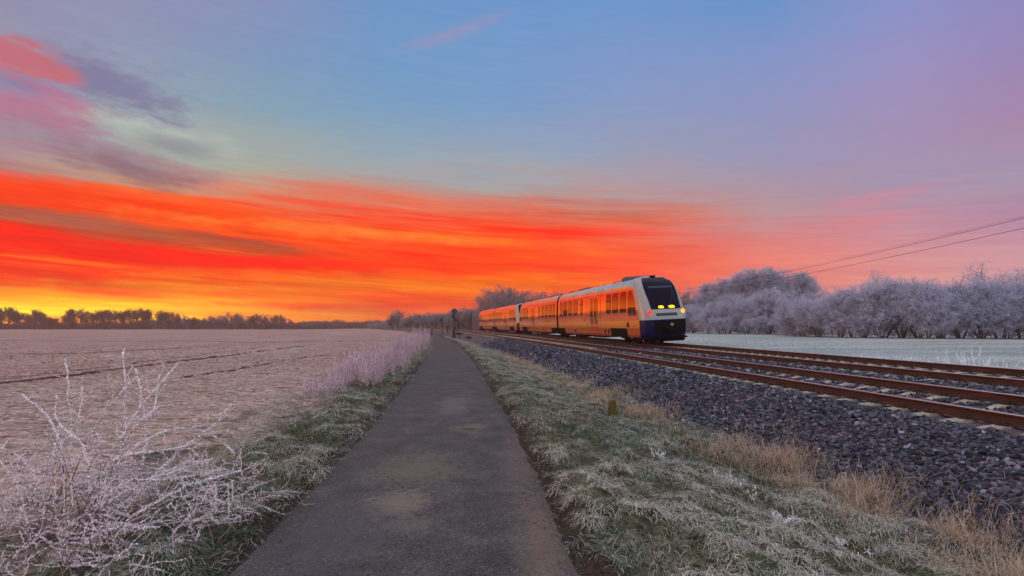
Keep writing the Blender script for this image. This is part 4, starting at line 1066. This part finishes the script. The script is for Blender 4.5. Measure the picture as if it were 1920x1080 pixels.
far_weed(1860,694,670,40,'white frosted weed beyond the rails, right of the tallest')
far_weed(1765,688,665,36,'white frosted weed beyond the rails, left of the tallest')
far_weed(1690,682,667,50,'low bushy white weed beyond the rails behind the third rail')
far_weed(1625,676,662,36,'small white weed beyond the rails, leftmost of the frosted group')
# ================================================================== trees
def grow(seed,stems,h,spread,levels,kind,fro=(.50,.51,.655),thin=1.0):
    r_=np.random.default_rng(seed); T=Twigs(); CR=Twigs(); trunkc=np.array([.075,.055,.06]); fro=np.array(fro)
    def branch(P,D,L,R_,n,up,wob,store,c0,c1):
        pts=[P];d=D/np.linalg.norm(D,axis=1,keepdims=True)
        for i in range(n):
            d=d+r_.normal(0,wob,d.shape); d[:,2]+=up; d/=np.linalg.norm(d,axis=1,keepdims=True)
            pts.append(pts[-1]+d*(L/n)[:,None])
            ra=R_*(1-.55*i/n); rb=R_*(1-.55*(i+1)/n)
            store.seg(pts[-2],pts[-1],ra,rb,np.tile(c0+(c1-c0)*(i/n),(len(P),1)),np.tile(c0+(c1-c0)*((i+1)/n),(len(P),1)))
        return pts,d
    n0=stems
    a=r_.uniform(0,6.28,n0); lean=r_.uniform(.1,.55,n0) if kind=='willow' else r_.uniform(0,.12,n0)
    P=np.stack([.25*np.cos(a)*(n0>1),.25*np.sin(a)*(n0>1),np.full(n0,-.2)],-1); D=np.stack([np.cos(a)*lean,np.sin(a)*lean,np.ones(n0)],-1)
    L=h*r_.uniform(.5,.7,n0) if kind!='poplar' else h*r_.uniform(.8,.95,n0)
    pts,d=branch(P,D,L,np.full(n0,h*.017 if n0>1 else h*.022),5,.02,.08,T,trunkc,trunkc*1.3)
    cur=pts; 
    spec={'willow':[(9,.42,.9,.05),(7,.26,.8,.0),(6,.15,.8,-.03),(5,.085,.9,-.05)],
          'round':[(13,.42,.75,.08),(7,.24,.8,.04),(7,.13,.8,.02),(5,.075,.9,.02)],
          'poplar':[(30,.26,.6,.14),(7,.15,.65,.08),(6,.09,.75,.05),(4,.055,.8,.02)]}[kind][:levels]
    Rb=h*.010
    for li,(nc,lf,ang,up) in enumerate(spec):
        allp=np.stack(cur,1) # n, k, 3
        n=len(allp); kk=allp.shape[1]
        par=np.repeat(np.arange(n),nc); t=r_.uniform({'poplar':.12,'willow':.3,'round':.16}[kind] if li==0 else .2,1.0,len(par))*(kk-1); i=np.minimum(t.astype(int),kk-2); f=(t-i)[:,None]
        P=allp[par,i]*(1-f)+allp[par,i+1]*f; dp=allp[par,i+1]-allp[par,i]; dp/=np.linalg.norm(dp,axis=1,keepdims=True)+1e-9
        rv_=r_.normal(0,1,dp.shape); rv_-=dp*np.sum(rv_*dp,1,keepdims=True); rv_/=np.linalg.norm(rv_,axis=1,keepdims=True)
        D=dp*math.cos(ang)+rv_*math.sin(ang)*spread; L=h*lf*r_.uniform(.6,1.2,len(P))*(1.15-.45*(t/(kk-1)))
        if kind=='poplar' and li==0: L*=1.25-.8*np.clip(P[:,2]/h,0,1)
        last=li>=len(spec)-2
        store=T if li==0 else CR
        c0=trunkc*1.6 if li==0 else (np.array([.12,.10,.12]) if li==1 else fro*.55); c1=(np.array([.13,.11,.13]) if li==0 else (fro*.6 if li==1 else fro))
        Rr=np.full(len(P),[Rb*1.35,Rb*.55,.0195*thin,.0165*thin][li])
        cur,_=branch(P,D,L,Rr,[5,4,3,2][li],up,.16,store,c0,c1)
    return T,CR
protos_t={}; HT={}
def tree_proto(key,seed,stems,h,spread,kind,levels=4,fro=(.50,.51,.655),thin=1.0):
    T,CR=grow(seed,stems,h,spread,levels,kind,fro,thin)
    zz=np.concatenate([a[1][:,2] for a in CR.a]); HT[key]=float(np.percentile(zz,99.3))
    protos_t[key]=(T.mesh('trunk',m_veg),CR.mesh('crown',m_tree)); return key
m_tree=vcolmat('frosted_twigs',.9,.1)
for i in range(4): tree_proto('w%d'%i,100+i,4+i%2,8.5,1.0,'willow')
for i in range(2): tree_proto('r%d'%i,200+i,1,11,1.0,'round')
for i in range(2): tree_proto('p%d'%i,300+i,1,15,1.0,'poplar')
tree_proto('s0',400,1,10,1.0,'round',3,(.4,.22,.16))  # orange dawn light put into this crown's twig colour
for i in range(3): tree_proto('d%d'%i,500+i,1+i%2,11,1.0,'round',4,(.22,.10,.07),1.15)  # unfrosted twigs, with haze and orange glow mixed into their colour
for i in range(2): tree_proto('m%d'%i,520+i,1,11,1.0,'round',4,(.27,.23,.26),1.2)
def tree(key,px,dist,top_py,label,group,wide=1.0,nm='frosted_tree'):
    x=(px-960)/F*dist; g0=float(gz(np.array(x),np.array(dist),False)); h=EYE+(612-top_py)/F*dist-g0
    s=h/HT[key]
    root=empty(nm,(x,dist,g0),rng.uniform(0,6.28)); root.scale=(s*wide,s*wide,s); tag(root,label,'tree',group)
    link('trunk',protos_t[key][0],root); link('crown',protos_t[key][1],root)
    return root
TR=[]
gW='frosted willows at the edge of the meadow'
front=[(1330,160,575),(1365,158,562),(1400,155,552),(1440,150,545),(1475,146,548),(1505,118,560),(1535,112,553),(1575,108,545),(1620,104,545),(1655,102,535),(1690,100,528),(1725,99,524),(1765,98,532),(1800,97,536),(1840,96,540),(1875,96,530),(1915,95,528),(1960,95,520),(1300,170,570),(2010,95,520),(1490,128,575),(1350,150,595),(1420,145,588),(1740,96,570),(1890,94,570),(1600,103,580)]
for i,(px,d_,tp) in enumerate(front):
    tree('w%d'%(i%4),px,d_,tp,'bushy rime white willow in the front row of the wood beyond the meadow',gW,1.08)
back=[('p0',1310,215,531),('p1',1335,212,524),('p0',1358,210,522),('p1',1380,208,520),('p0',1402,206,513),('p1',1424,205,506),('p0',1446,203,504),('p1',1468,202,508),('p0',1490,200,512),('p1',1508,200,528),('r0',1292,225,540),('r1',1325,218,535)]
back+=[('r0',1347,214,524),('r1',1370,212,520),('r0',1392,210,515),('r1',1414,208,508),('r0',1436,206,505),('r1',1457,204,506),('r0',1479,203,510),('r1',1500,202,522)]
for k_,px,d_,tp in back: tree(k_,px,d_,tp,'tall frosted tree rising behind the willows just right of the train','tall trees behind the willows',1.15)
tree('r0',1640,135,510,'round crowned frosted tree standing above the willows, between the wires and the right group',None,1.0)
tree('r1',1855,125,492,'tallest round crowned frosted tree above the willows near the right edge',None,1.0)
for k_,px,d_,tp in (('r0',1910,128,508),('r1',1790,138,520),('r1',1575,150,540),('r0',1540,160,545),('r1',1690,140,526),('r0',1965,125,500),('r0',1745,140,527)):
    tree(k_,px,d_,tp,'frosted tree showing its crown over the front row of willows','frosted trees in the second row',1.1)
gB='hazy trees behind the train'
for k_,px,d_,tp in (('m0',950,210,536),('m1',930,214,548),('m0',972,206,542),('m1',995,204,546),('m0',1015,203,550),('m1',1040,200,548),('m0',1062,200,552),('m1',915,222,566),('m0',962,200,560),('m1',1085,205,556),('m0',1110,205,552),('m1',1140,208,548),('m0',1170,212,550),('m1',1200,214,548),('m0',1235,218,550),('m1',1265,222,546)):
    tree(k_,px,d_,tp,'hazy rounded tree behind the train',gB,1.15)
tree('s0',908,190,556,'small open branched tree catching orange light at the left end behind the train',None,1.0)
for k_,px,d_,tp in (('m0',885,290,580),('m1',868,290,577),('m0',852,295,580),('m1',835,310,588),('m0',818,310,588),('m1',802,320,586),('m0',785,330,588),('m1',770,340,593),('m1',898,280,577),('m0',878,285,582)):
    tree(k_,px,d_,tp,'misty tree far beyond the railway signals','misty trees beyond the signals',1.5)
tree('m0',747,260,581,'lone misty tree beyond the weeds, left of the path\'s far end',None,.95)
tree('m1',736,262,592,'smaller misty tree leaning against the lone tree on its left',None,1.1)
gL='far tree line across the field'
x_=-40; i=0
while x_<560:
    d_=365+20*math.sin(x_*.05)
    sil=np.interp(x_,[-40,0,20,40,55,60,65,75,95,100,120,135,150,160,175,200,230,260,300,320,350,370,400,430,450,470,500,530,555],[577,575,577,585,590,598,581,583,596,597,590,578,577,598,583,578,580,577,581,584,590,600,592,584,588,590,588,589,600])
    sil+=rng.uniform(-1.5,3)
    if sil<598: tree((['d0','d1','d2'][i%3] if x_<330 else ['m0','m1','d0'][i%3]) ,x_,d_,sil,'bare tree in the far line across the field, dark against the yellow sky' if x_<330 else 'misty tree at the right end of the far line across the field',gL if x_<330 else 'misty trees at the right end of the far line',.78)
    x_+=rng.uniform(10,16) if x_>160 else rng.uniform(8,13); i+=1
# hedge and undergrowth masses that read as one
def thicket(name,label,pts,h,depth,dens,cc,seed):
    r_=np.random.default_rng(seed); P0=[];P1=[];R0=[];R1=[]
    for (x0,y0,h0),(x1,y1,h1) in zip([(*p,q) for p,q in zip(pts,h)][:-1],[(*p,q) for p,q in zip(pts,h)][1:]):
        L=math.hypot(x1-x0,y1-y0); n=int(L*dens); t=r_.uniform(0,1,n); x=x0+(x1-x0)*t+r_.normal(0,depth,n); y=y0+(y1-y0)*t+r_.uniform(0,depth*2,n); hh=(h0+(h1-h0)*t)*(.75+.5*fbm(x*.25,y*.25,seed,2))
        zb=r_.uniform(0,.75,n)*hh; l=r_.uniform(.2,.5,n)*hh; d=r_.normal(0,.5,(n,3)); d[:,2]=np.abs(d[:,2])+.7; d/=np.linalg.norm(d,axis=1,keepdims=True)
        b=np.stack([x,y,-.55+zb],-1); P0.append(b);P1.append(b+d*l[:,None])
    P0=np.concatenate(P0);P1=np.concatenate(P1); n=len(P0); dist=np.hypot(P0[:,0],P0[:,1]); r=dist*.00022
    cl=np.array(cc)*r_.uniform(.6,1.2,(n,1)); T=Twigs(); T.seg(P0,P1,r*1.2,r*.6,cl,cl*1.15)
    tag(link(name,T.mesh(name,m_veg)),label,'undergrowth',kind='stuff')
def gp(px,d): return ((px-960)/F*d,d)
thicket('hedge','misty grey hedge and scrub filling in under the far tree line across the field',[gp(-80,372),gp(150,372),gp(330,368),gp(450,362),gp(560,372),gp(640,480),gp(790,480)],[4.6,4.6,6.6,6.2,5,6.5,7],1.8,90,(.20,.13,.13),5)
thicket('undergrowth','low scrub filling in under the misty trees beyond the signals and behind the train',[gp(700,400),gp(790,330),gp(900,285),gp(1000,225),gp(1150,225),gp(1290,230)],[4,8,10,11,11,9],2.5,130,(.24,.20,.24),6)
thicket('willow_scrub','frosted scrub filling in under the willows beyond the meadow',[gp(1270,178),gp(1400,160),gp(1490,140),gp(1510,118),gp(1700,102),gp(2050,97)],[4,4.5,4.5,3,3,3],1.6,80,(.30,.28,.36),7)
# ================================================================== railway furniture
m_sig=pmat('dark_signal_paint',(.012,.012,.014),.6,.4); m_mast=pmat('rusty_mast',(.05,.025,.025),.8,.3); m_wood=pmat('weathered_pole_wood',(.07,.035,.03),.9,.2)
m_disc=pmat('signal_disc_back',(.03,.033,.04),.5,.4); m_lensd=pmat('dull_lens',(.10,.12,.13),.2,.5)
# distant signal seen from behind
dS=78.0; pS=at(852,626,dS); gS=float(gz(np.array(pS.x),np.array(dS),False)); mpp=dS/F
zt=lambda py: EYE+(612-py)*mpp-gS
r0=empty('distant_signal',(pS.x,dS,gS)); tag(r0,'railway signal mast with a round black disc, between the path and the tracks','signal')
b=MB(); b.tube([(0,0,0),(0,0,zt(612)),(0,0,zt(586))],[.11,.09,.06],10); b.build('mast',m_mast,r0)
b=MB(); b.disc((0,-.1,zt(584)),(0,1,0),5.3*mpp,.05,36); b.disc((0,-.07,zt(584)),(0,1,0),5.6*mpp,.03,36); b.tube([(-.3,-.14,zt(584)),(.3,-.14,zt(584))],.02,5); b.build('disc',m_disc,r0)
for dx_,py,rr in ((-.18,592,.2),(.16,599.5,.24),(-.05,596,.17)):
    b=MB(); b.disc((dx_,-.02,zt(py)),(0,1,0),rr,.32,14,rr*.8); b.box(dx_-rr*.7,dx_+rr*.7,-.35,-.2,zt(py)-rr*.7,zt(py)+rr*.8,bev=.03); fi=b.build('lamp_housing',m_sig,r0)
    b=MB(); b.disc((dx_,-.19,zt(py)+rr*.2),(0,1,0),rr*.35,.05,10); b.build('lens',m_lensd,fi)
b=MB(); b.box(-.28,.10,-.25,.25,0,zt(617.5),bev=.04); b.build('control_box',m_sig,r0)
b=MB(); b.tube([(.05,0,zt(612)),(.35,.1,zt(623)),(.9,.3,-.1)],.035,6); b.tube([(-.1,-.1,.3),(.2,-.2,.0),(.9,-.6,-.35)],.05,6); b.build('wire_pulley_guide',m_sig,r0)
# speed board on a thin post
def zz_(px,d): return float(gz(np.array((px-960)/F*d),np.array(d),False))
d_=84.; g_=zz_(828,d_); mp_=d_/F; H=lambda py: EYE+(612-py)*mp_-g_
r0=empty('signal_board',((828-960)/F*d_,d_,g_)); tag(r0,'small dark rectangular board on a thin post left of the round signal','railway sign')
b=MB(); b.tube([(0,0,0),(0,0,H(602))],.035,8); b.tube([(.05,0,H(608)),(.33,.1,0)],.02,6); b.build('post',m_mast,r0)
b=MB(); b.box(-2.0*mp_,2.0*mp_,-.04,.04,H(602.6),H(596.2),bev=.03); b.build('board',m_sig,r0)
def post(px,d,ytop,w,lab,nm='marker_post',m=None):
    g_=zz_(px,d); h=EYE+(612-ytop)*d/F-g_; b=MB(); b.box(-w/2,w/2,-w/2,w/2,-.1,h,bev=w*.2); b.box(-w*.62,w*.62,-w*.62,w*.62,h-.12,h,bev=.01)
    o=b.build(nm,m or m_mast); o.location=((px-960)/F*d,d,g_); tag(o,lab,'post'); return o
post(809.5,96,605.8,.26,'broad dark post, second to the left of the round signal')
post(792.8,104,608.0,.20,'short dark post left of the broad dark post')
r0=empty('marker_post',((782.5-960)/F*110,110,zz_(782,110))); tag(r0,'leftmost thin post with a small pointed cap by the weeds at the path\'s far end','post')
b=MB(); b.tube([(0,0,-.1),(0,0,1.9)],.09,8); b.build('post',m_mast,r0); b=MB(); b.box(-.14,.06,-.08,.08,1.6,2.15,bev=.03,taper=.03); b.build('cap',m_sig,r0)
# telegraph poles on the far side of the line
def strut_pole(px,d,ybase,ytop,foot_px,lab,bracket=False):
    x=(px-960)/F*d; zb=EYE+(612-ybase)*d/F; h=(ybase-ytop)*d/F; r0=empty('telegraph_pole',(x,d,zb)); tag(r0,lab,'pole')
    b=MB(); b.tube([(0,0,-.4),(0,0,h*.5),(.03,0,h)],[.15,.13,.10],8); b.build('pole',m_wood,r0)
    b=MB(); b.tube([((foot_px-px)/F*d,.3,-.3),(.0,.1,h*.80)],[.10,.08],7); b.build('strut',m_wood,r0)
strut_pole(883.6,118,619,584,877.5,'wooden pole with a leaning strut close to the rear end of the train')
strut_pole(858.5,140,617,590,863.5,'wooden pole with a leaning strut just right of the round signal')
r0=empty('telegraph_pole',((840.5-960)/F*150,150,EYE-6*150/F)); tag(r0,'thin bare pole standing left of the round signal','pole')
b=MB(); b.tube([(0,0,-.4),(0,0,25*150/F*.9)],.09,7); b.build('pole',m_wood,r0)
o=post(839,130,611,.35,'small squat box between the thin pole and the round signal','relay_box',m_sig)
# concrete marker stubs
m_yc=pmat('lichen_yellow_concrete',(.16,.12,.02),.9,.2); k=MN(m_yc); k.base(k.ramp(k.noise(30,5),[(.3,(.04,.028,.012)),(.55,(.11,.08,.02)),(.75,(.19,.15,.06))])); k.bump(k.noise(50,4),.6,.01)
m_gc=pmat('mossy_concrete',(.12,.14,.09),.9,.2); k=MN(m_gc); k.base(k.ramp(k.noise(20,5),[(.3,(.05,.06,.035)),(.7,(.2,.22,.15))]))
m_dk=pmat('dark_post_foot',(.015,.012,.02),.9,.2)
def stub(px,ybase,ytop,wpx,lab,m,zg,footed=False):
    d=(EYE-zg)*F/(ybase-612); x=(px-960)/F*d; w=wpx*d/F; h=(ybase-ytop)*d/F
    g_=float(gz(np.array(x),np.array(d),False)); r0=empty('marker_stub',(x,d,zg)); tag(r0,lab,'marker post'); r0.rotation_euler=(0,.02,.25)
    b=MB(); b.box(-w/2,w/2,-w/2,w/2,-.25,h-.03,bev=w*.14); b.box(-w/2+.01,w/2-.01,-w/2+.01,w/2-.01,h-.032,h,bev=w*.12,taper=w*.08); b.build('stub',m,r0)
    if footed:
        b=MB(); b.box(-w*1.15,w*1.3,-w*.9,w*.9,-.3,h*.12,bev=.05,taper=.05); b.build('foot_block',m_dk,r0)
    return r0
stub(1148,775,749,12,'yellow brown lichen covered concrete stub in the grass beside the ballast',m_yc,-.36)
stub(929,642,628,6.5,'greenish concrete stub on a dark foot at the edge of the embankment',m_gc,-.2,True)
b=MB(); b.tube([(-.5,.2,.12),(0,0,.22),(.6,-.3,.05)],[.09,.11,.08],7); b.tube([(0,0,.2),(.1,.1,-.1)],.08,6); o=b.build('cable_duct',m_dk); d_=72.; o.location=((861-960)/F*d_,d_,EYE-15.5*d_/F+.0); tag(o,'short dark cable duct lying in the grass at the foot of the signal','cable duct')
b=MB(); b.tube([(-.35,.1,.10),(0,0,.18),(.3,-.2,.1)],[.07,.13,.10],7); o=b.build('cable_duct',m_dk); d_=66.; o.location=((879-960)/F*d_,d_,EYE-23.*d_/F+.0); tag(o,'dark lump of cable ducting nearer the camera than the signal','cable duct')
# ------------------------------------------------------------------ overhead line crossing to the right
m_wire=pmat('dark_cable',(.03,.012,.02),.6,.3)
def wpt(px,py,d): return np.array(at(px,py,d))
PN=[wpt(2035,381,29),wpt(2035,378,29.2),wpt(2035,402,28.6)]; PF=[wpt(1262,545,104),wpt(1262,545.5,104.2),wpt(1262,551.5,103.5)]
labw=['upper overhead cable running from the right edge down to the train','thin twin cable close above the upper overhead cable','lower overhead cable running from the right edge down to the train']
for i_,(a_,b_) in enumerate(zip(PN,PF)):
    t=np.linspace(0,1,40)[:,None]; P=a_*(1-t)+b_*t; P[:,2]-= (4*t*(1-t)*(.62 if i_!=1 else .50))[:,0]
    w=MB(); w.tube(P,[.0145,.008,.0145][i_],6); tag(w.build('overhead_cable',m_wire),labw[i_],'cable')
for (p_,lab) in ((PN,'wooden pole carrying the overhead cables beyond the right edge'),(PF,'wooden pole carrying the overhead cables behind the train')):
    x,y=float(p_[0][0]),float(p_[0][1]); r0=empty('utility_pole',(x,y,-.5)); tag(r0,lab,'pole'); h=float(p_[0][2])+.5
    b=MB(); b.tube([(.12,0,-.5),(.12,0,h-.1)],[.16,.11],10); b.build('pole',m_wood,r0)
    b=MB(); 
    for q_ in p_: b.tube([(.12,0,float(q_[2])+.5),(float(q_[0])-x,float(q_[1])-y,float(q_[2])+.5)],.03,6)
    b.box(.0,.24,-.3,.3,h-.25,h-.15); b.build('crossarm',m_mast,r0)
# a couple of fallen twigs on the path
for (px,py,l_,an) in ((688,940,.12,.6),(560,945,.16,-.5),(568,950,.1,.2)):
    d_=EYE*F/(py-612); T=Twigs(); c_=curve((0,0,.012),(math.cos(an),math.sin(an),0),l_,4,0,.25); c_[:,2]=.012+.004*np.arange(5)%.01; T.poly(c_,.005,.003,(.25,.2,.16)); T.poly(c_[2]+(c_[3]-c_[2])[::-1]*np.linspace(0,1.5,3)[:,None]*np.array([1,1,0]),.003,.002,(.25,.2,.16))
    o=link('fallen_twig',T.mesh('fallen_twig',m_veg)); o.location=((px-960)/F*d_,d_,0); tag(o,{688:'small pale twig lying on the asphalt left of the tan patch',560:'longer forked twig at the left edge of the path',568:'short twig just below the forked one at the path edge'}[px],'twig')
# ------------------------------------------------------------------ haze
def haze_box():
    b=MB(); b.box(-540,540,-60,620,-2,20.5)
    m=bpy.data.materials.new('haze'); m.use_nodes=True; t=m.node_tree; t.nodes.clear()
    v=t.nodes.new('ShaderNodeVolumePrincipled'); v.inputs['Color'].default_value=(.52,.36,.31,1); v.inputs['Density'].default_value=.0006; v.inputs['Anisotropy'].default_value=.15
    o_=t.nodes.new('ShaderNodeOutputMaterial'); t.links.new(v.outputs[0],o_.inputs['Volume'])
    o=b.build('haze',m); tag(o,kind='stuff')
haze_box()
